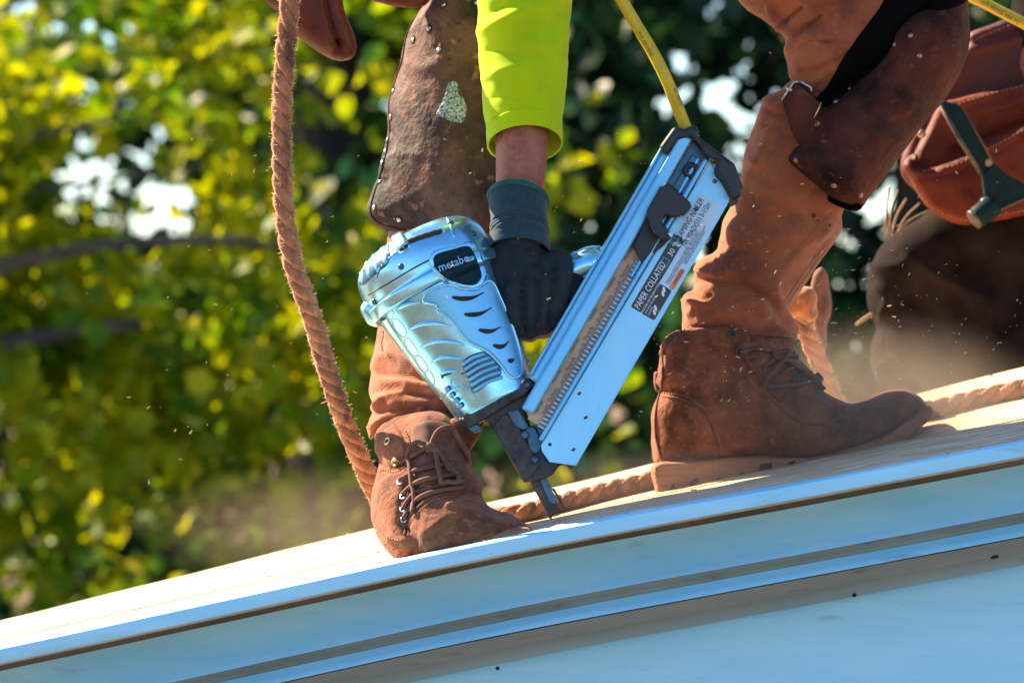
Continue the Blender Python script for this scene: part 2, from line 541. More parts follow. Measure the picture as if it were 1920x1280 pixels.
M['alu2'] = mat('satin_alloy', (0.14, 0.46, 0.72), (0.20, 0.53, 0.78), scale=40, rough=0.36, metal=0.5, bump=0.05, bscale=900,
                spots=[((0.2, 0.2, 0.2), 150, 0.72, 0.78)])
M['plate'] = mat('brushed_plate', (0.24, 0.62, 0.88), (0.31, 0.69, 0.93), scale=60, rough=0.42, metal=0.25, bump=0.1, bscale=500, stretch=(1, 1, 0.12, 30),
                 spots=[((0.18, 0.26, 0.32), 90, 0.68, 0.76), ((0.75, 0.85, 0.9), 160, 0.69, 0.74)])
M['gun'] = mat('gunmetal', (0.024, 0.023, 0.023), (0.075, 0.066, 0.060), scale=70, rough=0.5, metal=0.5, bump=0.3, bscale=260,
               spots=[((0.22, 0.16, 0.11), 110, 0.64, 0.76)])
M['gunblue'] = mat('blued_steel', (0.03, 0.09, 0.14), (0.08, 0.15, 0.19), scale=80, rough=0.38, metal=0.6, bump=0.2, bscale=300)
M['black'] = mat('black_plastic', (0.006, 0.009, 0.012), (0.016, 0.018, 0.022), scale=60, rough=0.5, bump=0.15, bscale=500, spots=((0.12, 0.1, 0.09), 200, 0.70, 0.78))
M['logo'] = mat('logo_plate', (0.002, 0.020, 0.034), rough=0.45, spec=0.15)
M['ink_light'] = mat('light_print', (0.25, 0.62, 0.85), rough=0.6)
M['ink_dark'] = mat('dark_print', (0.02, 0.03, 0.04), rough=0.6)
M['ink_white'] = mat('white_print', (0.75, 0.8, 0.82), rough=0.6)
M['ink_brown'] = mat('brown_print', (0.10, 0.07, 0.055), rough=0.8)
M['label_dark'] = mat('dark_label', (0.020, 0.032, 0.042), (0.03, 0.045, 0.055), scale=90, rough=0.45)
M['label_light'] = mat('pale_label', (0.46, 0.66, 0.80), rough=0.5)
M['orange'] = mat('orange_label', (0.75, 0.20, 0.05), rough=0.5)
M['paper'] = mat('kraft_paper', (0.42, 0.30, 0.20), (0.52, 0.39, 0.27), scale=50, rough=0.9, bump=0.2, bscale=500)
M['nail'] = mat('bright_nail', (0.5, 0.58, 0.62), rough=0.35, metal=0.9)
M['rope'] = mat('manila', (0.24, 0.090, 0.040), (0.46, 0.20, 0.10), scale=70, rough=0.95, bump=0.9, bscale=600, bump2=0.8, b2scale=180, stretch=(1, 1, 0.35), sheen=0.3, spec=0.1,
                spots=[((0.09, 0.045, 0.028), 22, 0.54, 0.68), ((0.55, 0.28, 0.15), 120, 0.60, 0.72)])
M['fuzz'] = mat('rope_fibre', (0.62, 0.36, 0.19), (0.7, 0.45, 0.26), rough=0.9, trans=0.5)
M['ropedark'] = mat('dark_manila', (0.12, 0.06, 0.042), (0.22, 0.11, 0.07), scale=90, rough=0.95, bump=0.6, bscale=700)  # darker brown than the rope itself
M['hose'] = mat('yellow_hose', (0.48, 0.34, 0.005), (0.60, 0.45, 0.01), scale=60, rough=0.5, bump=0.3, bscale=600)
M['hammer'] = mat('green_painted_steel', (0.002, 0.014, 0.013), (0.004, 0.022, 0.021), scale=50, rough=0.6, spec=0.12, bump=0.15, bscale=200)
M['worn'] = mat('worn_steel', (0.045, 0.030, 0.026), (0.13, 0.085, 0.070), scale=90, rough=0.5, metal=0.5, bump=0.3, bscale=260)
M['blackpants'] = mat('charcoal_cloth', (0.007, 0.0045, 0.0038), (0.024, 0.016, 0.0135), scale=16, rough=0.95, bump=0.2, bscale=500, spec=0.05)
M['thread'] = mat('pale_thread', (0.26, 0.17, 0.10), rough=0.9)
M['thread2'] = mat('tan_thread', (0.30, 0.13, 0.06), rough=0.9)
M['chip'] = mat('wood_chip', (0.62, 0.44, 0.26), (0.75, 0.58, 0.38), scale=90, rough=0.9, trans=0.3)
M['bark'] = mat('bark', (0.028, 0.024, 0.022), (0.065, 0.052, 0.045), scale=14, rough=0.95, bump=0.8, bscale=30, stretch=(1, 1, 0.25))
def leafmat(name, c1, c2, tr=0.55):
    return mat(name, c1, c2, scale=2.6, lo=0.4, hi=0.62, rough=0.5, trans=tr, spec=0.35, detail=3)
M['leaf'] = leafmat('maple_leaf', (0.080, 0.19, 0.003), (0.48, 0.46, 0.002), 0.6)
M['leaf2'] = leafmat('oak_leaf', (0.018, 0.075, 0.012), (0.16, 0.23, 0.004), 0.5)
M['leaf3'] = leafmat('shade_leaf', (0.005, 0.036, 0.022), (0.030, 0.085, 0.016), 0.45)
M['ground'] = mat('dry_soil', (0.12, 0.060, 0.026), (0.16, 0.080, 0.034), scale=0.8, rough=0.95, bump=0.5, bscale=30, spots=((0.12, 0.10, 0.03), 0.3, 0.60, 0.72))

# ------------------------------------------------------------------ the house: roof boards, metal edge, wall
NEAR = [(-4000, 2068), (-800, 1386), (0, 1215), (375, 1135), (740, 1055), (1000, 998), (1383, 929), (1920, 828), (2700, 680), (5920, 68)]
FAR = [(-4000, 2050), (-800, 1350), (0, 1163), (260, 1101), (690, 991), (922, 943), (1230, 868), (1717, 737), (1920, 687), (2700, 500), (5920, -140)]
FD = 0.75
NEARX = np.array([P(a, b, 0).x for a, b in NEAR]); NEARZ = np.array([P(a, b, 0).z for a, b in NEAR])
FARX = np.array([P(a, b, FD).x for a, b in FAR]); FARZ = np.array([P(a, b, FD).z for a, b in FAR])
def nearz(x): return float(np.mean([np.interp(x + d, NEARX, NEARZ) for d in (-.12, -.06, 0, .06, .12)]))
def farz(x): return float(np.mean([np.interp(x + d, FARX, FARZ) for d in (-.12, -.06, 0, .06, .12)]))
def rz(x, y):
    if y > FD: return farz(x) - (y - FD) * 0.28
    return nearz(x) + (farz(x) - nearz(x)) * y / FD
def roof_hit(px, py):
    a, b = -0.02, FD
    for _ in range(40):
        m = (a + b) / 2; v = P(px, py, m)
        if v.z > rz(v.x, m): a = m
        else: b = m
    return P(px, py, (a + b) / 2)

ground = mk('ground', [(-300, -300, 0), (300, -300, 0), (300, 300, 0), (-300, 300, 0)], [(0, 1, 2, 3)], M['ground'], smooth=False, kind='structure')
house = thing('house', (0, 2.0, 0), 'house with pale metal roof edge and bare wooden roof boards the workers stand on', 'house')
XA, XB = -3.0, 3.0
def roof_board(x0, x1, y0, y1, lift):
    n = max(2, int((x1 - x0) / 0.06)); v, f = [], []
    ny = 4
    for i in range(n + 1):
        x = x0 + (x1 - x0) * i / n
        for j in range(ny):
            y = y0 + (y1 - y0) * j / (ny - 1)
            v.append((x, y, rz(x, max(y, 0)) + lift + 0.0012 * mn.noise(Vector((x * 7, y * 9, lift * 900)))))
        for j in range(ny):
            y = y0 + (y1 - y0) * j / (ny - 1)
            v.append((x, y, rz(x, max(y, 0)) - 0.018 + lift))
    w = 2 * ny
    for i in range(n):
        a, b = i * w, (i + 1) * w
        for j in range(ny - 1):
            f.append((a + j, b + j, b + j + 1, a + j + 1)); f.append((a + ny + j, a + ny + j + 1, b + ny + j + 1, b + ny + j))
        f.append((a, a + ny, b + ny, b)); f.append((a + ny - 1, b + ny - 1, b + w - 1, a + w - 1))
    for a in (0, n * w):
        f.append(tuple(a + j for j in range(ny)) + tuple(a + w - 1 - j for j in range(ny)))
    o = mk('roof_board', v, f, M['plywood'], house, smooth=False, fix=True)
    return o
for y0, y1, cuts in ((-0.010, 0.215, (-3, -1.35, .93, 3)), (0.219, 0.48, (-3, -.9, 1.5, 3)), (0.484, 0.75, (-3, -1.9, .62, 3))):
    for a, b in zip(cuts[:-1], cuts[1:]):
        roof_board(a + 0.002, b - 0.002, y0, y1, random.uniform(-0.0008, 0.0012))
for y0 in np.arange(FD + 0.004, 4.0, 0.3):
    roof_board(XA, XB, y0, y0 + 0.294, 0)
# metal edge: one long pressed profile (drop in photo pixels, depth in metres)
PROF = [(-2.6, 0.05), (-2.6, -0.031), (-1.2, -0.0335), (2, -0.0345), (24, -0.0345), (26, -0.0335), (27, -0.031), (28, 0.051), (31, 0.063), (40, 0.0665), (60, 0.0635), (85, 0.054), (105, 0.045), (122, 0.034), (131, 0.026), (134, 0.0245), (137, 0.026), (143, 0.04), (150, 0.044), (154, 0.042), (158, 0.036), (166, 0.024), (174, 0.014), (178, 0.012), (183, 0.015), (196, 0.033), (208, 0.049), (211, 0.053), (211.5, 0.067)]
FRIEZE = [(213.5, 0.125), (213.6, 0.1155), (254, 0.1145), (257, 0.114), (258, 0.1128), (262, 0.1124), (520, 0.101), (700, 0.101), (702, 0.135), (5000, 0.135)]
def sweep(name, prof, m, to_ground=False):
    n = 121; v, f = [], []
    k = len(prof)
    for i in range(n):
        x = XA + (XB - XA) * i / (n - 1); z0 = nearz(x)
        for d, y in prof:
            z = z0 - d * S + 0.0006 * mn.noise(Vector((x * 4, d * 0.05, 1)))
            v.append((x, y + 0.0006 * mn.noise(Vector((x * 3, d * 0.04, 5))), 0.0 if (to_ground and d >= 5000) else z))
    for i in range(n - 1):
        for j in range(k - 1):
            f.append((i * k + j, i * k + j + 1, (i + 1) * k + j + 1, (i + 1) * k + j))
    o = mk(name, v, f, m, house, smooth=True)
    e = o.modifiers.new('es', 'EDGE_SPLIT'); e.split_angle = R(40)
    return o
def cut(lo, hi, dy=0.0): return [(d, y + dy) for d, y in PROF if lo <= d <= hi]
edge_o = sweep('drip_edge', cut(-3, 27.4) + [(27.6, 0.02)], M['fascia'])
sweep('lip_shade', [(27.9, 0.0505), (31, 0.0625), (40, 0.0662), (50, 0.0655)], M['edge_shade'])  # shade below the drip edge, put in as a brown strip
sweep('gutter_face', [(47, 0.075), (47.5, 0.0640)] + cut(60, 136), M['fascia'])
sweep('gutter_groove', [(134.5, 0.0262), (138, 0.0300), (143, 0.0395), (150, 0.0435), (154, 0.0420), (156.5, 0.039)], M['tan'])  # groove with its shade put into the colour
sweep('gutter_bead', [(156, 0.045), (156.2, 0.0372)] + cut(157, 182), M['fascia'])
sweep('bead_shade', [(180.5, 0.0150), (184, 0.0175)] + cut(190, 212), M['tan'])  # underside of the bead, shade painted in as a tan band
sweep('frieze_shade', [(213.5, 0.125), (213.6, 0.1155), (242, 0.1148), (244, 0.1145)], M['greyblue'])  # dim band under the overhang, its shade painted on
frieze_o = sweep('frieze_board', [(243, 0.1149), (246, 0.1139), (262, 0.1120), (520, 0.101)], M['fascia'])
# walls of the house below
def wallbox():
    v, f = [], []
    n = 25
    for i in range(n):
        x = XA + (XB - XA) * i / (n - 1); z = nearz(x) - 450 * S
        v += [(x, 0.125, 0), (x, 0.125, z), (x, 3.95, min(z, rz(x, 3.9) - 0.05)), (x, 3.95, 0)]
    for i in range(n - 1):
        for j in range(3):
            f.append((i * 4 + j, i * 4 + j + 1, i * 4 + j + 5, i * 4 + j + 4))
    f += [(0, 1, 2, 3), tuple((n - 1) * 4 + j for j in (3, 2, 1, 0))]
    return mk('wall', v, f, M['wall'], house, smooth=False, fix=True)
wallbox()
for x, y, r in ((1602, 1115, 4.5), (933, 1252, 4), (1865, 1043, 9)):
    loc, n = hit([frieze_o, bpy.data.objects['frieze_shade'], bpy.data.objects['bead_shade']], x, y); dome('nail_head', loc, n, r * S, 0.002, M['dark'], house)

# ------------------------------------------------------------------ trees behind the house
def leaf_mesh(name, pos, nrm, ax, L, W, m, parent):
    n = len(pos); sd = np.cross(nrm, ax)
    v = np.empty((n, 6, 3))
    v[:, 0] = pos - ax * L[:, None] * 0.5
    v[:, 1] = pos - ax * L[:, None] * 0.12 + sd * W[:, None] * 0.5 + nrm * W[:, None] * 0.16
    v[:, 2] = pos + ax * L[:, None] * 0.2 + sd * W[:, None] * 0.36 + nrm * W[:, None] * 0.12
    v[:, 3] = pos + ax * L[:, None] * 0.5 - nrm * L[:, None] * 0.08
    v[:, 4] = pos + ax * L[:, None] * 0.2 - sd * W[:, None] * 0.36 + nrm * W[:, None] * 0.12
    v[:, 5] = pos - ax * L[:, None] * 0.12 - sd * W[:, None] * 0.5 + nrm * W[:, None] * 0.16
    base = (np.arange(n) * 6)[:, None]
    f = np.concatenate([base + np.array([0, 1, 2, 3]), base + np.array([0, 3, 4, 5])], 1).reshape(-1, 4)
    me = bpy.data.meshes.new(name)
    me.vertices.add(n * 6); me.vertices.foreach_set('co', v.ravel())
    nf = len(f)
    me.loops.add(nf * 4); me.loops.foreach_set('vertex_index', f.ravel().astype(np.int32))
    me.polygons.add(nf); me.polygons.foreach_set('loop_start', np.arange(nf, dtype=np.int32) * 4)
    me.update(calc_edges=True)
    me.materials.append(m)
    o = bpy.data.objects.new(name, me); C.objects.link(o); attach(o, parent); o['kind'] = 'stuff'
    return o

def unit(a): return a / np.maximum(np.linalg.norm(a, axis=1, keepdims=True), 1e-9)

def tree(label, base, top, tr, vols, m, clumps, per, size, voids=(), spread=0.34, limbs=(), seed=1):
    g = np.random.default_rng(seed)
    t = thing('tree', base, label, 'tree', 'trees behind the roof')
    base, top = Vector(base), Vector(top)
    pts = [base.lerp(top, k / 10) + Vector((math.sin(k * 0.9 + seed) * 0.07, math.cos(k * 1.3 + seed) * 0.07, 0)) for k in range(11)]
    tube('trunk', pts, lambda s: tr * (1.15 - 0.8 * s), M['bark'], t, seg=10, noise=((tr * 0.12, 5),))
    cs = []
    tot = sum(v[3] * v[4] * v[5] for v in vols)
    for cx, cy, cz, ax_, ay, az in vols:
        k = int(clumps * ax_ * ay * az / tot)
        d = unit(g.normal(size=(k, 3))) * (g.random((k, 1)) ** 0.45)
        cs.append(np.array([cx, cy, cz]) + d * np.array([ax_, ay, az]))
    cs = np.vstack(cs)
    cr = g.uniform(0.6, 1.25, len(cs)) * spread
    pos = np.repeat(cs, per, 0) + g.normal(size=(len(cs) * per, 3)) * np.repeat(cr, per)[:, None] * np.array([0.62, 0.62, 0.34])
    keep = np.ones(len(pos), bool); stay = g.random(len(pos)) < 0.06
    for c, rx, ry, rz_ in voids:
        q = (pos - np.array(c)) / np.array([rx, ry, rz_])
        rr = np.linalg.norm(q, axis=1) + 0.25 * np.sin(pos[:, 0] * 23 + pos[:, 2] * 31)
        keep &= (rr > 1) | stay
    pos = pos[keep]; n = len(pos)
    nr = unit(g.normal(size=(n, 3)) * 0.75 + np.array([-0.25, 0.0, 0.45]))
    ax = unit(np.cross(nr, g.normal(size=(n, 3))))
    L = g.uniform(0.75, 1.25, n) * size; W = L * g.uniform(0.75, 1.0, n)
    leaf_mesh('crown', pos, nr, ax, L, W, m, t)
    for lm in limbs:
        q = cat_open([np.array(x) for x in lm[0]], 6)
        tube('limb', q, (lambda r0: (lambda s: r0 * (1 - 0.6 * s)))(lm[1]), M['bark'], t, seg=8)
    idx = g.choice(len(cs), min(9, len(cs)), replace=False)
    for i in idx:
        c = Vector(cs[i]); s = min(0.95, max(0.3, (c.z - base.z) / (top.z - base.z) * 0.85))
        a = base.lerp(top, s)
        mid = a.lerp(c, 0.5) + Vector((0, 0, 0.15))
        tube('branch', [a, a.lerp(mid, 0.5) + Vector((0, 0, .05)), mid, mid.lerp(c, .5), c], lambda s_: tr * 0.13 * (1 - 0.75 * s_), M['bark'], t, seg=6)
    return t

def gap(px, py, rx, ry, Y, dy=2.5):
    f = (CAM_D + Y) / CAM_D * S
    return (tuple(P(px, py, Y)), rx * f, dy, ry * f)
GAPS = [(150, 330, 62, 100), (285, 365, 80, 125), (15, 800, 55, 80), (252, 578, 40, 34), (145, 690, 26, 46), (640, 285, 34, 28), (690, 200, 36, 46), (598, 262, 28, 24), (210, 205, 34, 26),
        (1335, 150, 52, 40), (1350, 215, 62, 36), (1268, 112, 34, 28), (30, 935, 34, 26), (1250, 205, 26, 24), (505, 775, 22, 20), (1150, 770, 26, 34), (1310, 470, 34, 40), (1105, 300, 20, 20), (1640, 380, 60, 60)]
def gaps(Y): return [gap(*g_, Y) for g_ in GAPS]
def at(px, py, Y): return tuple(P(px, py, Y))
tree('maple with sunlit yellow green leaves filling the left behind the hanging rope', (-3.6, 9.2, 0), (-2.4, 9.4, 7.5), 0.17,
     [(-1.6, 9.4, 3.6, 2.0, 0.55, 1.9)], M['leaf'], 135, 60, 0.092, gaps(9.4), 0.31,
     limbs=[([at(-260, 560, 9.0), at(0, 500, 9.0), at(160, 465, 8.9), at(330, 450, 8.9), at(480, 455, 9.0), at(640, 490, 9.1)], 0.026),
            ([at(-220, 700, 9.2), at(0, 650, 9.2), at(130, 620, 9.2), at(270, 608, 9.2)], 0.045)], seed=3)
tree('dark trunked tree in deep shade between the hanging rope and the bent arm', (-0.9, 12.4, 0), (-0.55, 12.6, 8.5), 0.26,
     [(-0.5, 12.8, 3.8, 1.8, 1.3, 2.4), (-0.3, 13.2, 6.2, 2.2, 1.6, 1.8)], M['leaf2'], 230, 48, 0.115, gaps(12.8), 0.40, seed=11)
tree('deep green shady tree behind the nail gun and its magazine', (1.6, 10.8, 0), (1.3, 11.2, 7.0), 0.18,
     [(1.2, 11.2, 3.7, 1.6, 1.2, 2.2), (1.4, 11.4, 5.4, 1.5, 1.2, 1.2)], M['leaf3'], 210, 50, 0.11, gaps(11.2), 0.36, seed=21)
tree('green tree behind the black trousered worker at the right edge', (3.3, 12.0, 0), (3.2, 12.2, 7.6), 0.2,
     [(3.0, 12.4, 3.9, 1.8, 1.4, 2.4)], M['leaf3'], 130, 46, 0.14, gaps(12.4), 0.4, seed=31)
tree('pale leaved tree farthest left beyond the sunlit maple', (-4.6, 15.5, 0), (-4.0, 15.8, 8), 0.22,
     [(-2.4, 15.8, 4.2, 2.4, 1.5, 3.4), (-1.0, 16.6, 3.0, 2.4, 1.4, 2.2), (-2.6, 17, 8.0, 3.0, 2.0, 2.0)], M['leaf3'], 280, 46, 0.16, gaps(15.8), 0.45, seed=41)  # last volume: unseen high crown added to block sun from the leaves below

def woodland():
    g = np.random.default_rng(77); cs = []
    for x0, x1, y0, y1, z0, z1, n in ((-13, -4.2, 13, 17, 0.4, 4.4, 260), (4.6, 13, 12.5, 17, 0.4, 7.5, 320), (-26, 26, 25, 31, 0.2, 3.1, 420)):
        cs.append(np.stack([g.uniform(x0, x1, n), g.uniform(y0, y1, n), z0 + (z1 - z0) * g.random(n) ** 0.8], 1))
    cs = np.vstack(cs); per = 42
    pos = np.repeat(cs, per, 0) + g.normal(size=(len(cs) * per, 3)) * np.array([0.42, 0.42, 0.26])
    n = len(pos); nr = unit(g.normal(size=(n, 3)) * 0.75 + np.array([-0.25, 0, 0.45])); ax = unit(np.cross(nr, g.normal(size=(n, 3))))
    L = g.uniform(0.15, 0.25, n)
    o = leaf_mesh('woodland', pos, nr, ax, L, L * 0.85, M['leaf2'], ground)
    o.parent = None; o.matrix_parent_inverse = Matrix.Identity(4)
    tag(o, 'far green wood beyond the trees behind the roof', 'woodland', kind='stuff')
woodland()

# ------------------------------------------------------------------ the nail gun
TIP = P(1045, 968, 0.135)
tilt = R(8); ct, st_ = math.cos(tilt), math.sin(tilt)
AX = Vector((-0.472 * ct, st_, 0.882 * ct)).normalized()
LAT = Vector((0.882, 0, 0.472)).normalized()
DEP = LAT.cross(AX).normalized()
if DEP.y > 0: DEP = -DEP
gun = thing('nail_gun', TIP, 'silver pneumatic framing nail gun pressed nose down on the roof by a gloved hand', 'nail gun')
def gl(u, w, d): return TIP + LAT * (u * S) + AX * (w / ct * S) + DEP * (d * S)
def gY(px, py, d=0):
    dx, dy = px - 1045, 968 - py
    w = -dx * .472 + dy * .882
    return TIP.y + w * S * math.tan(tilt) - d * S
def lathe(name, prof, m, parent, seg=96, sq=0.86, disp=None, **k):
    v, f = [], []
    pr = cat_open([np.array(p_, float) for p_ in prof], 6)
    for i, (w, r_) in enumerate(pr):
        for j in range(seg):
            th = 2 * math.pi * j / seg
            e = disp(w, th) if disp else 0
            v.append(gl((r_ + e) * math.cos(th), w, (r_ + e) * sq * math.sin(th)))
    n = len(pr)
    for i in range(n - 1):
        for j in range(seg):
            f.append((i * seg + j, i * seg + (j + 1) % seg, (i + 1) * seg + (j + 1) % seg, (i + 1) * seg + j))
    f.append(tuple(range(seg))[::-1]); f.append(tuple((n - 1) * seg + j for j in range(seg)))
    o = mk(name, v, f, m, parent, fix=True, **k)
    e = o.modifiers.new('es', 'EDGE_SPLIT'); e.split_angle = R(50)
    return o
housing = lathe('housing', [(243, 79), (246, 82), (262, 85), (300, 92), (340, 101), (371, 107), (410, 114), (445, 120), (480, 126), (500, 128), (512, 128)], M['alu'], gun)
cap = lathe('end_cap', [(486, 118), (489, 134), (492, 141), (508, 142.5), (513, 141), (515, 136), (520, 135), (534, 136), (560, 135), (578, 129), (592, 117), (602, 102), (609, 82), (612, 60), (613, 20)],
            M['alu'], gun)
# bracket under the cap on the far left
inflate('cap_lug', [(676, 578), (684, 600), (694, 610), (713, 613), (720, 600), (716, 570), (690, 560)], 0.018, gY(700, 590), M['alu'], gun, rad=14, step=4)
# raised side panel, logo plate
PO = [(794, 566), (797, 551), (814, 540), (841, 533), (866, 541), (893, 541), (911, 527), (925, 530), (940, 560), (953, 590), (965, 622), (974, 652), (980, 683), (979, 701), (967, 709),
               (953, 704), (938, 684), (913, 659), (877, 641), (856, 616), (841, 597), (822, 585), (818, 574)]
panel = patch('side_panel', PO, housing, 0.0030, M['alu2'], gun, step=3.5, edge=1.6)
lp3 = [hit(panel, x, y)[0] + hit(panel, x, y)[1] * 0.0004 for x, y in list(cat_closed([tuple(np.array(p_) * .985 + np.array([893, 610]) * .015) for p_ in PO], 5))]
tube('panel_lip', lp3 + [lp3[0]], 0.0017, M['alu'], panel, seg=8, caps=False)
bez = patch('logo_bezel', [(804, 486), (815, 470), (845, 461), (877, 454), (893, 464), (910, 508), (908, 527), (892, 542), (864, 540), (833, 528), (811, 508)], [housing, cap], 0.0045, M['alu'], gun, step=3, edge=2.0)
lp = patch('logo_plate', [(812, 485), (821, 475), (848, 467), (874, 461), (887, 470), (903, 511), (900, 526), (888, 535), (864, 533), (836, 522), (817, 504)], bez, 0.0016, M['logo'], bez, step=3.5, edge=2, sink=0.0003)
text_on('lettering', 'metabo', 824, 510, 20, 21.5, lp, M['ink_light'], bez, h=0.0014, sx=0.92)
patch('badge', [(875, 492), (873, 484), (888, 478.5), (890.5, 486.5)], lp, 0.0014, M['ink_light'], bez, step=3, edge=0.6, smooth=False)
text_on('lettering', 'HPT', 877.5, 490, 20, 8, lp, M['logo'], bez, h=0.0024, sx=0.85)
tgt = [housing, panel]
GP = [o for o in gun.children] + [panel]
face = panel
for pts in ([(848, 557), (866, 560), (886, 558), (906, 549)], [(871, 589), (886, 590), (903, 587), (921, 577)], [(898, 618), (911, 621), (924, 620), (938, 613)], [(925, 647), (936, 650), (945, 648), (953, 640)], [(953, 676), (959, 676), (964, 673)]):
    tube('grip_slot', curve_on(face, pts, 0.0006), lambda s: 0.0022 * (0.35 + 0.9 * math.sin(math.pi * min(1, s + .12))), M['dark'], gun, seg=8)
for pts in ([(727, 541), (740, 532), (757, 527)], [(745, 580), (764, 570), (790, 566)], [(767, 618), (790, 608), (818, 606), (845, 611)], [(790, 650), (818, 640), (845, 640), (871, 646)], [(810, 679), (832, 669), (866, 672)],
            [(826, 702), (838, 696), (857, 695)]):
    tube('cooling_rib', curve_on(housing, pts, 0.0002), lambda s: 0.0028 * (0.4 + 0.6 * math.sin(math.pi * s)), M['alu'], gun, seg=8)
for a, b in (((868, 683), (908, 663)), ((872, 692), (917, 670)), ((876, 702), (926, 678)), ((880, 712), (933, 687)), ((884, 722), (938, 697)), ((889, 732), (941, 707))):
    mid = ((a[0] + b[0]) / 2 - 1, (a[1] + b[1]) / 2 - 3)
    tube('vent_fin', curve_on(housing, [a, mid, b], 0.0015), 0.0022, M['alu2'], gun, seg=8)
patch('vent_recess', [(866, 676), (905, 657), (928, 672), (942, 700), (915, 722), (888, 738), (876, 712)], housing, 0.0008, M['gunblue'], gun, step=6, edge=3)
# shallow cells cast along the left flank
for pts in ([(712, 570), (728, 560), (737, 585), (733, 598), (722, 592)], [(735, 600), (748, 600), (762, 620), (757, 632), (742, 620)], [(758, 640), (766, 634), (783, 658), (780, 668), (766, 660)], [(779, 672), (788, 668), (802, 688), (797, 697), (786, 690)],
            [(797, 700), (806, 695), (815, 712), (812, 722), (802, 715)]):
    loop = cat_closed(pts, 5); loop = list(loop) + [loop[0]]
    L3 = []
    for x, y in loop:
        loc, n = hit(housing, x, y); L3.append(loc + n * 0.0001)
    tube('cast_cell', L3, 0.0005, M['alu2'], gun, seg=6, caps=False)
for pts in ([(822, 752), (850, 728), (905, 712)], [(838, 765), (868, 745)], [(845, 742), (862, 758)], [(872, 722), (893, 744)], [(858, 775), (893, 748)], [(858, 735), (845, 715), (865, 700)]):
    tube('cast_line', curve_on(housing, pts, 0.0001), 0.0008, M['alu2'], gun, seg=6)
for k in range(4):
    loc, n = hit(housing, 815 + k * 8, 748 + k * 9.5)
    dome('side_bump', loc + LAT * -0.003, (n - LAT).normalized(), 0.0035, 0.004, M['alu2'], gun)
# louvres, lug and gasket of the end cap
patch('louvre_field', [(664, 508), (672, 486), (690, 470), (712, 456), (728, 450), (733, 470), (730, 494), (715, 508), (697, 524), (682, 536), (670, 532)], cap, 0.0006, M['gunblue'], gun, step=5, edge=3)
for q in ([(668, 503), (674, 488), (680, 500), (684, 528), (676, 532)], [(679, 490), (688, 478), (693, 494), (697, 518), (689, 524)], [(693, 480), (703, 468), (709, 486), (713, 506), (705, 513)], [(708, 468), (722, 456), (729, 472), (730, 490), (720, 498)]):
    patch('louvre', q, cap, 0.0016, M['alu2'], gun, step=3.0, edge=5)
lug = patch('cap_lug', [(727, 441), (735, 431), (752, 432), (770, 456), (764, 470), (748, 476), (738, 462)], cap, 0.0060, M['alu'], gun, step=3, edge=6)
patch('lug_slot', [(747, 468), (757, 458), (767, 456), (766, 464), (752, 473)], lug, 0.0004, M['dark'], gun, step=4, edge=2)
tube('gasket', curve_on(cap, [(738, 430), (760, 421), (790, 416), (815, 408), (832, 401)], 0.0012), 0.0030, M['black'], gun, seg=8)
ridge = tube('cap_ridge', curve_on(cap, [(835, 402), (845, 420), (852, 446)], -0.0012), 0.0026, M['alu'], gun, seg=8)
tube('cap_seam', curve_on(cap, [(690, 553), (720, 536), (760, 512), (790, 495), (812, 484)], -0.0004), 0.0012, M['gun'], gun, seg=6)
patch('cap_boss', [(760, 512), (778, 498), (800, 494), (812, 506), (804, 530), (780, 540), (765, 532)], housing, 0.005, M['alu'], gun, step=4, edge=12)
loc, n = hit(gun.children[-1], 785, 530); dome('drain_hole', loc, n, 0.0014, 0.0004, M['dark'], gun)
# collar, nose and contact probe
ny = lambda d: (lambda x, y: gY(x, y, d))
nose = prism('nose_casting', [(917, 792), (982, 906), (992, 903), (1022, 897), (1050, 874), (1051, 858), (1028, 862), (1019, 835), (996, 800), (984, 762), (1005, 742), (1007, 725), (997, 707), (955, 721), (915, 737), (885, 762),
              (858, 787), (868, 803), (886, 806), (907, 790)], ny(38), 0.04, M['gun'], gun, bevel=0.003)
prism('nose_collar', [(862, 786), (888, 760), (920, 737), (957, 722), (996, 709), (1004, 722), (985, 742), (950, 760), (905, 790), (878, 804)], ny(52), 0.06, M['gun'], gun, bevel=0.006, seg=3)
prism('driver_guide', [(924, 797), (980, 901), (996, 893), (1012, 872), (965, 782), (945, 775)], ny(46), 0.02, M['gun'], gun, bevel=0.002)
prism('nose_cover', [(984, 800), (1003, 796), (1018, 828), (1016, 845), (1003, 853), (992, 845)], ny(50), 0.02, M['gunblue'], gun, bevel=0.004, seg=3)
prism('latch', [(950, 770), (975, 765), (992, 800), (985, 808), (966, 800)], ny(52), 0.02, M['gunblue'], gun, bevel=0.003)
prism('hook', [(1020, 862), (1045, 852), (1053, 862), (1073, 866), (1078, 874), (1066, 880), (1064, 872), (1050, 872), (1036, 890), (1020, 898)], ny(30), 0.015, M['worn'], gun, bevel=0.0015)
prism('contact_probe', [(986, 880), (1008, 868), (1033, 912), (1048, 950), (1052, 966), (1046, 955), (1042, 952), (1033, 975), (1024, 958), (1000, 915)], ny(20), 0.016, M['gun'], gun, bevel=0.0012)
prism('probe_side', [(1034, 915), (1040, 916), (1062, 956), (1056, 952)], ny(6), 0.012, M['worn'], gun, bevel=0.0008)
prism('probe_plate', [(1004, 880), (1016, 877), (1044, 936), (1042, 946), (1030, 942)], ny(27), 0.006, M['gunblue'], gun, bevel=0.001)
for x, y in ((928, 750), (990, 722), (1003, 862), (985, 815)):
    c_ = P(x, y, gY(x, y, 54)); 
    o = dome('bolt', c_, Vector((0, -1, 0)), 0.0048, 0.003, M['gunblue'], gun)
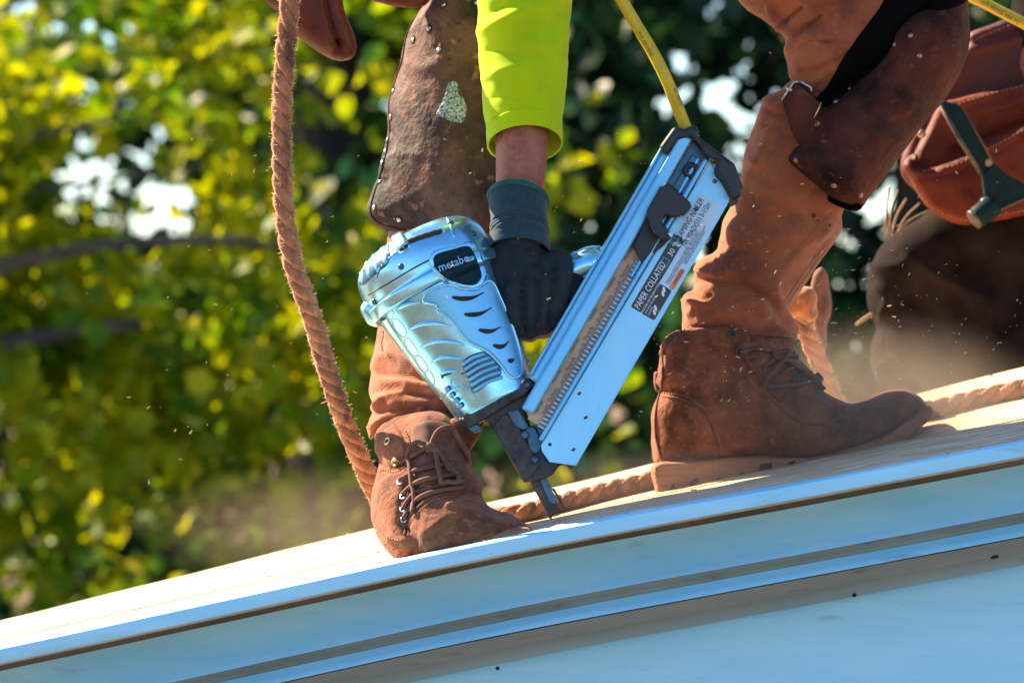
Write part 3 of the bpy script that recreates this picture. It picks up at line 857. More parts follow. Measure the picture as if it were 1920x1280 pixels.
prism('small_bolt', [(876, 797), (892, 792), (903, 800), (901, 808), (888, 813), (880, 808)], ny(45), 0.02, M['gunblue'], gun, bevel=0.004, seg=3)
# magazine
def mY(px, py, d=0.0):
    w = (px - 985) * .512 + (775 - py) * .859
    return TIP.y - 0.022 + w / 600 * 0.045 + d
mf = lambda d: (lambda x, y: mY(x, y, d))
mag = prism('magazine', [(994, 772), (1300, 262), (1330, 300), (1020, 836)], mf(0.008), 0.016, M['gunblue'], gun, bevel=0.001)
plate = prism('magazine_plate', [(1014, 834), (1016, 846), (1030, 866), (1080, 873), (1370, 373), (1331, 301)], mf(0.0), 0.006, M['plate'], mag, bevel=0.0012)
back = prism('magazine_back', [(1030, 860), (1076, 868), (1368, 372), (1331, 310)], mf(0.02), 0.012, M['gunblue'], mag, bevel=0.001)
def bar(name, a, b, wid, d, dep, m, parent, bev=0.002):
    a, b = np.array(a, float), np.array(b, float); t = (b - a) / np.linalg.norm(b - a); n = np.array([-t[1], t[0]]) * wid / 2
    return prism(name, [a + n, b + n, b - n, a - n], mf(d), dep, m, parent, bevel=bev, seg=3)
bar('plate_rail', (1013, 826), (1325, 298), 9, -0.006, 0.012, M['alu2'], mag, 0.0025)
bar('inner_rail', (988, 772), (1288, 254), 25, -0.010, 0.014, M['alu2'], mag, 0.0035)
bar('rail_groove', (996, 748), (1275, 266), 8, -0.005, 0.012, M['gunblue'], mag, 0.001)
bar('outer_rail', (1001, 715), (1256, 276), 22, 0.001, 0.022, M['alu2'], mag, 0.004)
bar('outer_rail_lip', (994, 703), (1245, 271), 6, -0.003, 0.02, M['alu2'], mag, 0.002)
bar('channel_rail', (1183, 520), (1310, 296), 7, -0.002, 0.01, M['alu2'], mag, 0.002)
paper = bar('paper_strip', (1008, 796), (1198, 471), 44, 0.003, 0.004, M['paper'], mag, 0.0006)
# nails: their shanks show as a row of teeth between paper and plate
nd = np.array([1202 - 1017, 492 - 808], float); nl = np.linalg.norm(nd); nd /= nl; nn = np.array([-nd[1], nd[0]])
first = None
for k in range(42):
    c_ = np.array([1016, 806]) + nd * (k + 0.5) * nl / 42
    if first is None:
        a = c_ - nn * 11; b = c_ + nn * 10
        pa, pb = P(a[0], a[1], mY(a[0], a[1], 0.0015)), P(b[0], b[1], mY(b[0], b[1], 0.0015))
        first = tube('nail', [pa, pb], 0.0017, M['nail'], mag, seg=8); fc = c_
    else:
        o = copy_part(first, mag); dv = P(c_[0], c_[1], mY(*c_)) - P(fc[0], fc[1], mY(*fc)); o.location = dv
# printing on the paper
for k in range(11):
    c_ = np.array([1003, 786]) + nd * (10 + k * 33.5)
    sd = (k % 2) * 11 - 2
    x, y = c_ + nn * (sd - 2)
    text_on('paper_print', 'Paslode', x, y + 2, 59.7, 10.5, paper, M['ink_brown'], mag, h=0.0003, sx=0.9)
    x, y = c_ + nn * (sd + 9)
    if k % 2 == 0: text_on('paper_print', '2in 3/8', x + 5, y - 4, 59.7, 7, paper, M['ink_brown'], mag, h=0.0003)
    else: text_on('paper_print', '||||', x + 5, y - 4, 59.7, 8, paper, M['ink_brown'], mag, h=0.0003, sx=0.9)
# labels on the plate (plate directions)
e1 = np.array([0.511, -0.8595]); e2 = np.array([0.8595, 0.511])
def lab(o, u0, u1, v0, v1): return [tuple(np.array(o) + e1 * a + e2 * b) for a, b in ((u0, v0), (u1, v0), (u1, v1), (u0, v1))]
O1 = (1182, 575)
ld = patch('label', lab(O1, 0, 163, 0, 24) , plate, 0.0004, M['label_dark'], mag, step=8, edge=1, smooth=False, sink=0.0002)
ld2 = patch('label', lab(O1, 0, 66, 23.5, 52), plate, 0.00041, M['label_dark'], mag, step=8, edge=1, smooth=False, sink=0.0002)
ll = patch('label', lab(O1, 66.5, 250, 24.5, 52), plate, 0.0004, M['label_light'], mag, step=8, edge=1, smooth=False, sink=0.0002)
ll2 = patch('label', lab(O1, 140, 250, 2, 24), plate, 0.0004, M['label_light'], mag, step=8, edge=1, smooth=False, sink=0.0002)
lo = patch('label', lab(O1, 67, 112, 43, 54), plate, 0.0007, M['orange'], mag, step=6, edge=1, smooth=False, sink=0.0002)
def tx(s_, u, v, size, m, sx=1.0, sh=0.0):
    x, y = np.array(O1) + e1 * u + e2 * v
    text_on('lettering', s_, x, y, 59.27, size, plate, m, mag, h=0.0011, sx=sx, shear=sh)
tx('PAPER COLLATED', 3, 17, 17.5, M['ink_white'], 0.70, 0.12)
tx('30', 119, 19, 15, M['ink_white'], 1.0)
tx('\u00b0', 137, 17, 12, M['ink_white'], 1.0)
tx('FRAMING NAILER', 149, 17, 16, M['ink_dark'], 0.74, 0.15)
tx('NR 90AD(S1) 3-1/2in.', 148, 32, 15, M['ink_dark'], 0.72)
for k in range(4):
    tx('WARNING READ MANUAL BEFORE USE EYE PROT', 72 + (48 if k >= 2 else 0), 37 + k * 4.2, 5.2, M['ink_dark'], [0.98, 0.98, 0.7, 0.62][k])
tx('WARNING', 78, 51.5, 8, M['ink_dark'], 0.8)
tx('DESIGNED FOR TRIGGER ACTION', 3, 26, 6, M['ink_white'], 0.66)
tx('DEPTH ADJUST NAIL LENGTH', 3, 32, 4.6, M['ink_white'], 0.62)
tx('SEQUENTIAL', 3, 38, 4.6, M['ink_white'], 0.7)
for u, v in ((14, 44), (52, 40)):
    for du in (0, 8):
        x, y = np.array(O1) + e1 * (u + du) + e2 * (v - du * 0.3)
        ring = [(x + 5.2 * math.cos(t_) * .55 + 3.4 * math.sin(t_) * .4, y + 6.4 * math.sin(t_)) for t_ in np.linspace(0, 6.28, 9)[:-1]]
        patch('label_mark', ring, plate, 0.0012, M['ink_white'], mag, step=4, edge=0.8, sink=0.0)
for u0, u1, v0, v1 in ((96, 112, 6, 19), (141, 153, 2, 14)):
    q = lab(O1, u0, u1, v0, v1); q.append(q[0])
    tube('label_line', [hit(plate, *x_)[0] + Vector((0, -0.0008, 0)) for x_ in q], 0.0004, M['ink_light'], mag, seg=5, caps=False)
loc, n = hit(plate, 1031, 833); dome('rivet_hole', loc, n, 0.0024, 0.0006, M['dark'], mag)
for x, y in ((1086, 737), (1098, 782), (1075, 842)):
    patch('scuff', [(x - 5, y + 3), (x - 1, y - 3), (x + 5, y - 2), (x + 2, y + 4)], plate, 0.0003, M['worn'], mag, step=3, edge=1)
# follower and end cap
fol = prism('follower', [(1212, 396), (1238, 350), (1250, 341), (1260, 348), (1297, 382), (1296, 391), (1283, 404), (1262, 408), (1246, 402), (1240, 414), (1258, 438), (1259, 449), (1246, 452), (1222, 434)], mf(-0.024), 0.022, M['black'], mag, bevel=0.004, seg=3)
prism('follower_block', [(1214, 400), (1187, 460), (1202, 492), (1243, 462), (1258, 446), (1228, 420)], mf(-0.006), 0.014, M['black'], mag, bevel=0.002)
prism('spring_pin', [(1252, 437), (1257, 435), (1262, 443), (1257, 445)], mf(-0.026), 0.006, M['nail'], mag, bevel=0.0006)
prism('channel_plate', [(1262, 352), (1298, 290), (1320, 305), (1290, 372)], mf(0.002), 0.008, M['gunblue'], mag, bevel=0.001)
torus('pulley', P(1296, 320, mY(1296, 320, -0.001)), Vector((0, -1, 0)), 0.0068, 0.003, M['black'], mag)
prism('end_cap', [(1236, 276), (1264, 237), (1286, 243), (1297, 233), (1313, 243), (1310, 256), (1342, 281), (1378, 307), (1394, 353), (1391, 369), (1370, 376), (1362, 352), (1338, 326), (1346, 302), (1322, 292), (1306, 262), (1290, 258), (1270, 262), (1250, 292)],
      mf(-0.013), 0.038, M['black'], mag, bevel=0.004, seg=3)
for k in range(7):
    t_ = k / 6; x = 1343 + 24 * t_ + 6 * math.sin(3 * t_); y = 318 + 44 * t_
    prism('cap_tooth', [(x - 5, y + 1), (x + 1, y - 3), (x + 3, y + 3), (x - 2, y + 5)], mf(-0.0145), 0.006, M['black'], mag, bevel=0.0008)
prism('end_cap_foot', [(1364, 374), (1382, 366), (1385, 380), (1372, 388)], mf(0.0), 0.012, M['worn'], mag, bevel=0.001)
# handle running back through the fist to the magazine
loft('handle', [(930, 520, 0.18, 40, 0.022), (985, 528, 0.182, 34, 0.020), (1040, 520, 0.182, 33, 0.020), (1085, 505, 0.182, 34, 0.022), (1108, 497, 0.182, 37, 0.024), (1128, 494, 0.182, 34, 0.022), (1146, 492, 0.182, 20, 0.016)], M['alu'], gun, rings=40, seg=32, cap=True)
for k in range(3):
    x = 1072 + k * 22; inflate('handle_cap_screw', [(x - 9, 480 - k * 6), (x + 4, 472 - k * 6), (x + 10, 474 - k * 6), (x, 481 - k * 6)], 0.006, 0.172, M['alu2'], gun, rad=4, step=3)
tube('trigger', [P(962, 590, 0.15), P(974, 606, 0.148), P(980, 625, 0.15)], 0.006, M['gun'], gun, seg=8)
for k in range(4):
    loc = P(950 + k * 9 , 590 + k * 22, gY(950 + k * 9, 590 + k * 22, 10))
    dome('side_bump', P(956 + k * 9.5, 604 + k * 25, gY(956, 604) + 0.002), (LAT + Vector((0, -.4, 0))).normalized(), 0.0045, 0.006, M['alu2'], gun)

for x, y in ((702, 566), (752, 500), (888, 438), (845, 418), (716, 598)):
    loc, n = hit([cap, housing], x, y); dome('cap_screw', loc, n, 0.0042, 0.0026, M['gunblue'], gun)
patch('grip_scuff', [(826, 704), (836, 697), (850, 696), (846, 702), (834, 706), (830, 712)], housing, 0.0003, M['gun'], gun, step=3, edge=1)
patch('grip_scuff', [(861, 700), (872, 697), (868, 703)], housing, 0.0003, M['gun'], gun, step=3, edge=1)

for x, y in ((1340, 340), (1306, 392)):
    loc, n = hit(plate, x, y); dome('plate_screw', loc, n, 0.003, 0.0012, M['gunblue'], mag)

# ------------------------------------------------------------------ the worker with the nail gun
worker = thing('person', roof_hit(1100, 960), 'crouching worker in brown canvas trousers and lime shirt holding the nail gun', 'person')
V3 = lambda px, py, Y: tuple(P(px, py, Y))
k_ = S
body = blob('body', [
    (V3(1080, -380, .58), .115, V3(1060, -500, .36), .13), (V3(1060, -500, .36), .13, V3(1110, -560, .23), .125),
    (V3(1010, -540, .24), .075, V3(1230, -540, .24), .075),
    (V3(1120, -580, .18), .055, V3(1150, -610, .08), .052), (V3(1160, -600, .04), .085, V3(1170, -650, .02), .09), (V3(1165, -570, -.01), .062, V3(1165, -560, -.02), .058), (V3(1165, -585, -.068), .011, V3(1165, -565, -.078), .014), (V3(1010, -600, .03), .012, V3(1012, -575, .03), .010), (V3(1320, -600, .03), .012, V3(1318, -575, .03), .010),
    (V3(1005, -530, .24), .060, V3(985, -70, .19), .044), (V3(985, -70, .19), .044, V3(983, 120, .178), .037), (V3(983, 120, .178), .037, V3(979, 262, .172), .0335), (V3(979, 262, .172), .0335, V3(974, 375, .168), .0295),
    (V3(974, 375, .168), .030, V3(976, 440, .17), .030),
    (V3(1240, -530, .24), .058, V3(1520, -380, .14), .044), (V3(1520, -380, .14), .044, V3(1610, -230, .18), .032), (V3(1610, -230, .18), .034, V3(1650, -190, .20), .036),
    (V3(1160, -360, .56), .09, V3(1690, 40, .30), .062), (V3(1690, 40, .30), .058, V3(1500, 330, .31), .048), (V3(1500, 330, .31), .048, V3(1390, 640, .31), .036), (V3(1390, 640, .31), .036, V3(1360, 780, .31), .035),
    (V3(1000, -360, .56), .09, V3(890, 60, .385), .06), (V3(890, 60, .385), .05, V3(840, 440, .335), .045), (V3(840, 440, .335), .042, V3(805, 730, .25), .024), (V3(805, 730, .25), .024, V3(795, 900, .16), .026),
], 0.0055, M['skin'], worker, smooth_it=5)
for x, y in ((1138, -598), (1192, -598)):
    loc, n = hit(body, x, y); dome('eye', loc, n, .010, .003, M['ink_white'], body); dome('pupil', loc + n * .0024, n, .0045, .0014, M['hair'], body)
tube('mouth', curve_on(body, [(1142, -538), (1165, -534), (1188, -538)], .0005), .003, M['lace'], body, seg=6)
tube('eyebrow', curve_on(body, [(1122, -616), (1140, -622), (1156, -616)], .001), .003, M['hair'], body, seg=6)
tube('eyebrow', curve_on(body, [(1174, -616), (1190, -622), (1208, -616)], .001), .003, M['hair'], body, seg=6)
blob('shirt', [
    (V3(1090, -400, .56), .13, V3(1065, -500, .36), .145), (V3(1065, -500, .36), .145, V3(1105, -550, .25), .14), (V3(1005, -540, .24), .088, V3(1235, -540, .24), .088),
    (V3(1000, -520, .24), .078, V3(988, -120, .19), .058), (V3(1240, -530, .24), .074, V3(1515, -380, .14), .056)], 0.008, M['shirt'], worker, noise=((0.006, 12),))
# hair
blob('hair', [(V3(1160, -615, .06), .088, V3(1172, -668, .04), .092)], 0.008, M['hair'], worker)
# sleeve: a loose jersey tube, hem turned at the wrist end
sl = loft('sleeve', [(990, -150, .192, 94, .056), (987, -70, .19, 91, .055), (984, 0, .186, 89, .053), (980, 70, .182, 85, .051), (982, 140, .178, 81, .048), (982, 200, .175, 76, .046), (983, 232, .173, 73, .045), (984, 270, .172, 71, .044)],
     M['shirt'], worker, rings=110, seg=96, thick=0.0014, lean=0.42, noise=((0.0022, 26), (0.0009, 70)),
     folds=[([(905, 150), (960, 128), (1050, 118)], 10, 0.0037), ([(900, 60), (960, 30), (1070, -20)], 14, 0.0068), ([(930, 20), (960, 0), (1000, -20)], 12, -0.0068), ([(1000, 60), (1040, 40), (1072, 10)], 10, -0.0051),
            ([(895, 100), (935, 95), (975, 108)], 9, -0.0037), ([(910, 232), (960, 214), (1050, 222)], 5, -0.0031), ([(1060, 60), (1030, 80), (1000, 85)], 10, 0.0051), ([(905, 190), (950, 180), (1000, 190)], 9, -0.0026)])
loft('cuff_hem', [(983, 244, .1728, 74.5, .0466), (984, 258, .1722, 74, .0464), (984.5, 271, .172, 73, .0458)], M['shirt'], sl, rings=14, lean=0.42, seg=96, thick=0.002)
# glove: knit cuff, coated fist closed round the handle
gc = loft('glove', [(972, 374, .168, 55, .037), (972, 390, .168, 54, .036), (973, 410, .169, 53, .035), (974, 430, .170, 54, .034), (974, 450, .170, 56, .034), (973, 475, .170, 60, .035)], M['knit'], worker, rings=60, lean=0.5, seg=72, thick=0.0015,
     disp=lambda s, th: 0.0008 * math.sin(s * 60) * (1 if 0.45 < s < 0.75 else 0.1) + 0.0002 * math.sin(th * 36), noise=((0.001, 60),),
     folds=[([(922, 412), (970, 402), (1026, 420)], 4, -.0018), ([(922, 424), (970, 414), (1026, 432)], 4, .0016)])
rimpts = [P(972, 374, .168) + Vector((math.cos(t_) * 56 * S, math.sin(t_) * 0.0375, math.sin(t_) * -0.0375 * 0.5 - math.cos(t_) * .004)) for t_ in np.linspace(0, 2 * math.pi, 49)]
tube('glove_hem', rimpts, 0.0034, M['rim'], gc, seg=8, caps=False, noise=((0.0006, 200),))
hand_caps = [
    (V3(973, 440, .116), .0325, V3(972, 480, .122), .036), (V3(972, 480, .122), .036, V3(965, 510, .118), .034), (V3(945, 500, .112), .024, V3(965, 555, .10), .022),
    (V3(985, 500, .125), .036, V3(1020, 540, .128), .036), (V3(1020, 540, .128), .036, V3(1050, 545, .125), .030)]
# index to little finger: over the handle, down its near side and back underneath
for x0, x1, r_, dy in ((962, 968, .0135, 6), (994, 996, .0145, 2), (1024, 1022, .0145, -4), (1054, 1046, .0128, -14)):
    pts = [(x0, 500 + dy, .100), (x0 + 2, 538 + dy, .086), (x1, 580 + dy, .086), (x1 - 2, 612 + dy, .098), (x1 - 4, 618 + dy, .125), (x1 - 4, 596 + dy, .142)]
    for a, b in zip(pts[:-1], pts[1:]):
        hand_caps.append((V3(a[0], a[1], a[2]), r_, V3(b[0], b[1], b[2]), r_ * 0.97))
hand_caps += [(V3(1010, 480, .15), .020, V3(1055, 505, .135), .0175), (V3(1055, 505, .135), .0175, V3(1080, 528, .115), .0155), (V3(1080, 528, .115), .0155, V3(1072, 552, .10), .0145)]
hand_caps = [(tuple(Vector(a) + Vector((0, .056, 0))), ra, tuple(Vector(b) + Vector((0, .056, 0))), rb) for a, ra, b, rb in hand_caps]
gh = blob('glove_hand', hand_caps, 0.0024, M['nitrile'], gc, smooth_it=3, noise=((0.0016, 45), (0.0007, 140)),
          folds=[([(980, 525), (982, 570), (984, 622)], 4, -.005), ([(1010, 525), (1010, 570), (1008, 618)], 4, -.005), ([(1040, 520), (1036, 560), (1030, 606)], 4, -.005), ([(950, 470), (975, 478), (1000, 470)], 5, -.003), ([(960, 455), (985, 462), (1010, 455)], 4, .002), ([(1003, 492), (1020, 506), (1042, 500)], 6, -.004), ([(940, 520), (968, 545), (978, 580)], 5, -.003)])
# second glove, on the knee out of sight
blob('glove', [(V3(1618, -220, .17), .042, V3(1650, -185, .205), .044), (V3(1650, -185, .205), .042, V3(1690, -150, .235), .03), (V3(1660, -190, .19), .03, V3(1700, -160, .20), .014), (V3(1655, -180, .22), .03, V3(1690, -140, .25), .014)], 0.005, M['nitrile'], worker)
# trousers
tr = blob('trousers', [(V3(1080, -350, .59), .15, V3(1085, -420, .52), .145), (V3(1000, -350, .57), .115, V3(900, -80, .40), .085), (V3(1160, -350, .57), .115, V3(1480, -150, .38), .10)], 0.01, M['pants'], worker, noise=((0.008, 9),))
thigh = inflate('trouser_leg', [(1330, -160), (1345, -60), (1385, 0), (1424, 28), (1452, 50), (1474, 72), (1471, 96), (1478, 118), (1482, 142), (1490, 160), (1505, 182), (1540, 200), (1620, 180), (1730, 110), (1800, 20), (1790, -60), (1700, -160), (1560, -240), (1420, -260)],
        0.082, 0.30, M['pants'], tr, spine=[(1420, -160), (1560, 0), (1680, 40)], step=5, noise=((0.004, 16), (0.0015, 45)),
        folds=[([(1470, 44), (1482, 34), (1500, 18)], 5, -0.0150), ([(1478, 62), (1494, 40), (1514, 32)], 5, 0.0105), ([(1482, 72), (1505, 56), (1535, 32)], 6, -0.0120), ([(1480, 92), (1500, 74), (1565, 72)], 6, 0.0090),
               ([(1484, 100), (1496, 86), (1520, 76), (1560, 80)], 5, -0.0075), ([(1435, 0), (1430, 22), (1452, 44)], 5, -0.0090), ([(1446, 16), (1452, 36), (1462, 54)], 5, 0.0090), ([(1420, -20), (1440, 10), (1462, 62)], 6, 0.0045),
               ([(1490, 150), (1520, 156), (1560, 130)], 8, 0.0060), ([(1500, 120), (1560, 110), (1620, 70)], 14, 0.0075), ([(1510, 50), (1580, 20), (1640, -20)], 12, -0.0075), ([(1500, 140), (1540, 128), (1600, 90)], 9, -0.0060)])
cr_ = inflate('trouser_leg', [(1282, 622), (1279, 590), (1279, 562), (1288, 549), (1300, 543), (1303, 522), (1304, 502), (1316, 485), (1343, 473), (1350, 448), (1356, 415), (1372, 380), (1390, 330), (1393, 300), (1402, 262), (1420, 215), (1434, 182), (1462, 172), (1490, 150), (1560, 120),
              (1690, 40), (1780, 60), (1790, 120), (1740, 220), (1650, 340), (1585, 392), (1578, 430), (1558, 462), (1540, 488), (1524, 508), (1500, 545), (1478, 580), (1492, 602), (1498, 620), (1488, 634), (1440, 640), (1380, 630), (1320, 634)],
              lambda x, y: 0.070 if y > 300 else 0.066, 0.315, M['pants'], tr, spine=[(1395, 600), (1410, 540), (1455, 440), (1490, 340), (1560, 250), (1700, 110)], step=4.2, noise=((0.0025, 22), (0.001, 60)),
              folds=[([(1304, 504), (1325, 511), (1360, 517), (1380, 506)], 6, 0.0076), ([(1308, 524), (1350, 526), (1400, 538), (1440, 560), (1470, 592), (1490, 613)], 10, -0.0109), ([(1280, 563), (1302, 566), (1346, 578)], 5, 0.0076),
                     ([(1298, 554), (1318, 562), (1330, 552)], 6, -0.0065), ([(1450, 540), (1462, 566), (1488, 598)], 8, 0.0065), ([(1350, 452), (1356, 486), (1366, 510)], 4, 0.0044), ([(1344, 476), (1342, 500), (1338, 516)], 4, 0.0044),
                     ([(1400, 330), (1450, 360), (1540, 370)], 14, 0.0034), ([(1375, 400), (1430, 410), (1520, 400)], 10, -0.0041), ([(1370, 430), (1430, 450), (1540, 430)], 12, 0.0041), ([(1360, 460), (1420, 478), (1480, 470)], 9, -0.0041), ([(1440, 300), (1470, 350), (1490, 420)], 12, 0.0027), ([(1390, 360), (1420, 300), (1440, 250)], 8, 0.0034), ([(1448, 535), (1490, 480), (1545, 430)], 12, 0.0054), ([(1290, 590), (1310, 575), (1316, 600)], 7, 0.0044), ([(1330, 600), (1390, 565), (1440, 570)], 9, 0.0065), ([(1330, 585), (1380, 560), (1420, 555)], 7, -0.0044),
                     ([(1400, 262), (1412, 246), (1440, 230)], 5, -0.0065), ([(1405, 300), (1425, 310), (1440, 300)], 6, 0.0044), ([(1432, 186), (1450, 200), (1470, 196)], 5, 0.0054), ([(1436, 206), (1455, 214), (1474, 214)], 4, -0.0054),
                     ([(1520, 500), (1535, 470), (1556, 450)], 4, -0.0044), ([(1440, 440), (1470, 400), (1530, 360)], 16, -0.0033), ([(1470, 605), (1480, 614), (1490, 620)], 4, -0.0065)])
for ln_ in ([(1556, 464), (1530, 490), (1500, 535), (1474, 572)], [(1549, 462), (1523, 488), (1493, 532), (1468, 568)], [(1560, 400), (1520, 440), (1470, 500)]):
    q_ = resample(cat_open(ln_, 6), 6, False)
    for i_ in range(len(q_) - 1):
        l1, n1_ = hit(cr_, *q_[i_]); l2, _n = hit(cr_, *(q_[i_] * .35 + q_[i_ + 1] * .65)); tube('stitch', [l1 + n1_ * .0003, l2 + n1_ * .0003], .0007, M['thread2'], tr, seg=5)
for x, y, r_ in ((1526, 404, 7), (1556, 423, 4), (1534, 414, 4)):
    patch('worn_hole', [(x + r_ * math.cos(t_) * random.uniform(.6, 1.2), y + r_ * math.sin(t_) * random.uniform(.5, 1)) for t_ in np.linspace(0, 6.28, 8)[:-1]], cr_, .0003, M['tread'], tr, step=3, edge=1)
tube('hem', curve_on(cr_, [(1284, 616), (1320, 622), (1370, 618), (1420, 626), (1486, 630)], .0002), .0018, M['pants'], tr, seg=6)
cl_ = inflate('trouser_leg', [(830, -100), (800, 60), (765, 180), (748, 300), (730, 430), (718, 540), (708, 612), (702, 662), (692, 715), (690, 735), (697, 766), (690, 785), (687, 802), (694, 826), (712, 812), (735, 795), (800, 786), (860, 790), (905, 802), (918, 740), (930, 640), (950, 480), (970, 300), (985, 100), (990, -100)],
              lambda x, y: 0.058 + 0.015 * min(1, max(0, (420 - y) / 200)), lambda x, y: float(np.interp(y, [-100, 560, 780, 900], [.42, .315, .215, .20])) + max(0, 815 - x) / 115 * 0.04, M['pants'], tr, spine=[(860, -40), (850, 300), (825, 560), (800, 720)], step=4.5, noise=((0.003, 20), (0.001, 55)),
              folds=[([(700, 690), (730, 668), (800, 690)], 14, .009), ([(696, 735), (730, 728), (810, 742)], 9, -.009), ([(697, 740), (715, 748), (700, 764)], 5, .005), ([(700, 768), (722, 742), (760, 728)], 5, .006), ([(690, 790), (715, 770), (800, 768)], 7, -.006),
                     ([(722, 610), (733, 650), (736, 670)], 6, .004), ([(706, 650), (718, 625), (724, 600)], 3, -.004), ([(700, 700), (760, 705), (830, 720)], 8, -.006), ([(710, 712), (770, 716), (830, 730)], 7, .005), ([(692, 800), (720, 785), (745, 780)], 5, .006)])
# seam of stitching on the left leg
for k in range(9):
    loc, n = hit(cl_, 719 - k * 0.4 + 1.5 * math.sin(k), 622 + k * 4.4); dome('stitch', loc, n, .0016, .0016, M['pants'], tr, seg=6, ring=2)
# knee pads
kl = inflate('knee_pad', [(800, -60), (796, 0), (772, 38), (758, 70), (750, 116), (735, 156), (725, 192), (724, 218), (726, 244), (717, 296), (706, 334), (695, 368), (689, 398), (701, 418), (726, 432), (800, 462), (880, 476), (930, 462), (962, 420), (985, 300), (1000, 120), (1005, -60)],
             0.082, lambda x, y: 0.345 + (400 - y) / 400 * 0.06 + max(0, 830 - x) / 130 * 0.022, M['pad'], worker, spine=[(870, -40), (868, 150), (850, 330)], p=2.2, step=4.5, noise=((0.004, 14), (0.0012, 50)),
             folds=[([(726, 244), (738, 258), (730, 285)], 8, -.006), ([(706, 334), (722, 340), (726, 326)], 7, -.007), ([(740, 100), (790, 130), (840, 110)], 20, .004), ([(815, 40), (826, 60), (820, 90)], 4, -.003), ([(850, 90), (842, 108), (830, 116)], 4, -.0025),
                    ([(720, 300), (760, 290), (860, 300)], 30, .004), ([(770, 60), (800, 30), (850, 10)], 8, .004)])
tube('pad_binding', curve_on(kl, [(799, 2), (775, 40), (762, 72), (754, 116), (740, 158), (730, 194), (731, 244), (722, 297), (711, 336), (700, 370), (695, 396), (705, 413), (728, 424), (790, 438)], 0.0004), .0013, M['pad_dark'], kl, seg=6)
for x, y in ((832, 10), (804, 54), (775, 75), (823, 94), (738, 171), (733, 219), (727, 262), (723, 283), (717, 305), (713, 341), (702, 389), (748, 412), (894, 6)):
    loc, n = hit(kl, x, y)
    torus('rivet_seat', loc + n * .0002, n, .0042, .0010, M['pad_dark'], kl, seg=12)
    dome('rivet', loc, n, .0036, .0022, M['steel'], kl)
patch('fleece_patch', [(841, 154), (858, 155), (860, 175), (870, 185), (876, 208), (868, 230), (850, 230), (832, 222), (817, 214), (824, 200), (832, 180)], kl, .0012, M['fleece'], kl, step=3, edge=3, hf=lambda x, y, d: .0008 + .0022 * random.random())
kr = inflate('knee_pad', [(1468, 188), (1477, 166), (1497, 156), (1514, 168), (1527, 181), (1541, 192), (1590, 160), (1652, 104), (1672, 46), (1715, 16), (1760, -14), (1806, -40), (1812, 24), (1816, 68), (1808, 117), (1787, 162), (1756, 206), (1721, 251), (1669, 316),
              (1627, 368), (1616, 388), (1598, 392), (1552, 372), (1504, 335), (1474, 311), (1470, 298), (1486, 276), (1496, 268), (1472, 216)],
             0.088, 0.285, M['pad_dark'], worker, spine=[(1545, 320), (1620, 210), (1730, 70)], p=2.4, step=4.5, noise=((0.0035, 15), (0.001, 50)),
             folds=[([(1540, 300), (1600, 250), (1660, 230)], 22, .004), ([(1650, 230), (1690, 225), (1715, 240)], 9, -.004), ([(1640, 250), (1690, 262), (1700, 262)], 10, .004), ([(1700, 130), (1730, 160), (1760, 170)], 18, -.004)])
tab = prism('strap_tab', [(1466, 187), (1478, 165), (1496, 157), (1524, 180), (1541, 197), (1530, 222), (1524, 260), (1502, 272), (1498, 272), (1482, 244)], 0.196, 0.006, M['pad_dark'], kr, bevel=0.002)
for o_ in (tab,): pass
edge_pts = curve_on(kr, [(1474, 306), (1505, 330), (1553, 367), (1596, 386), (1612, 383)], 0.0005)
tube('pad_binding', edge_pts, .0055, M['strap'], kr, seg=8)
for x, y in ((1707, 67), (1677, 84), (1724, 105), (1625, 136), (1593, 167), (1567, 191), (1532, 232), (1493, 301), (1563, 348), (1614, 366)):
    loc, n = hit(kr, x, y); dome('rivet', loc, n, .0037, .0024, M['copper'], kr)
patch('strap', [(1530, 186), (1552, 158), (1578, 112), (1610, 66), (1646, 18), (1684, -34), (1780, -70), (1812, 0), (1770, 20), (1728, 22), (1686, 56), (1662, 108), (1610, 156), (1550, 202)], [kr, thigh, cr_], .007, M['strap'], kr, step=7, edge=5)
tube('buckle', [P(1500, 152, .194), P(1520, 164, .193), P(1522, 172, .193)], .0014, M['steel'], kr, seg=6)
tube('buckle', [P(1467, 188, .194), P(1478, 170, .192), P(1488, 154, .194), P(1496, 153, .194)], .0014, M['steel'], kr, seg=6)
tube('buckle', [P(1473, 163, .192), P(1484, 171, .19)], .0022, M['steel'], kr, seg=6)
tube('buckle', [P(1540, 192, .193), P(1532, 210, .193), P(1526, 222, .193)], .0010, M['brass'], kr, seg=6)
# tool pouches hanging from the belt, ends just in view
tp = inflate('tool_holster', [(470, -80), (497, 0), (526, 30), (560, 70), (594, 97), (620, 111), (643, 115), (661, 108), (668, 90), (661, 55), (647, 18), (640, -20), (630, -90)], 0.026, 0.30, M['pouch_red'], worker, spine=[(560, -40), (600, 40), (630, 80)], step=4.5, noise=((0.002, 25),),
             folds=[([(612, -10), (624, 50), (638, 80)], 7, -.010), ([(634, 76), (640, 92), (632, 100)], 6, -.012), ([(600, 0), (612, 50), (622, 84)], 5, .004), ([(648, 86), (655, 98), (640, 108)], 5, .005)])
inflate('pouch_flap', [(680, -60), (690, -6), (720, 8), (760, 15), (796, 11), (815, -20), (810, -60)], 0.012, 0.34, M['pouch_red'], worker, rad=14, step=5)

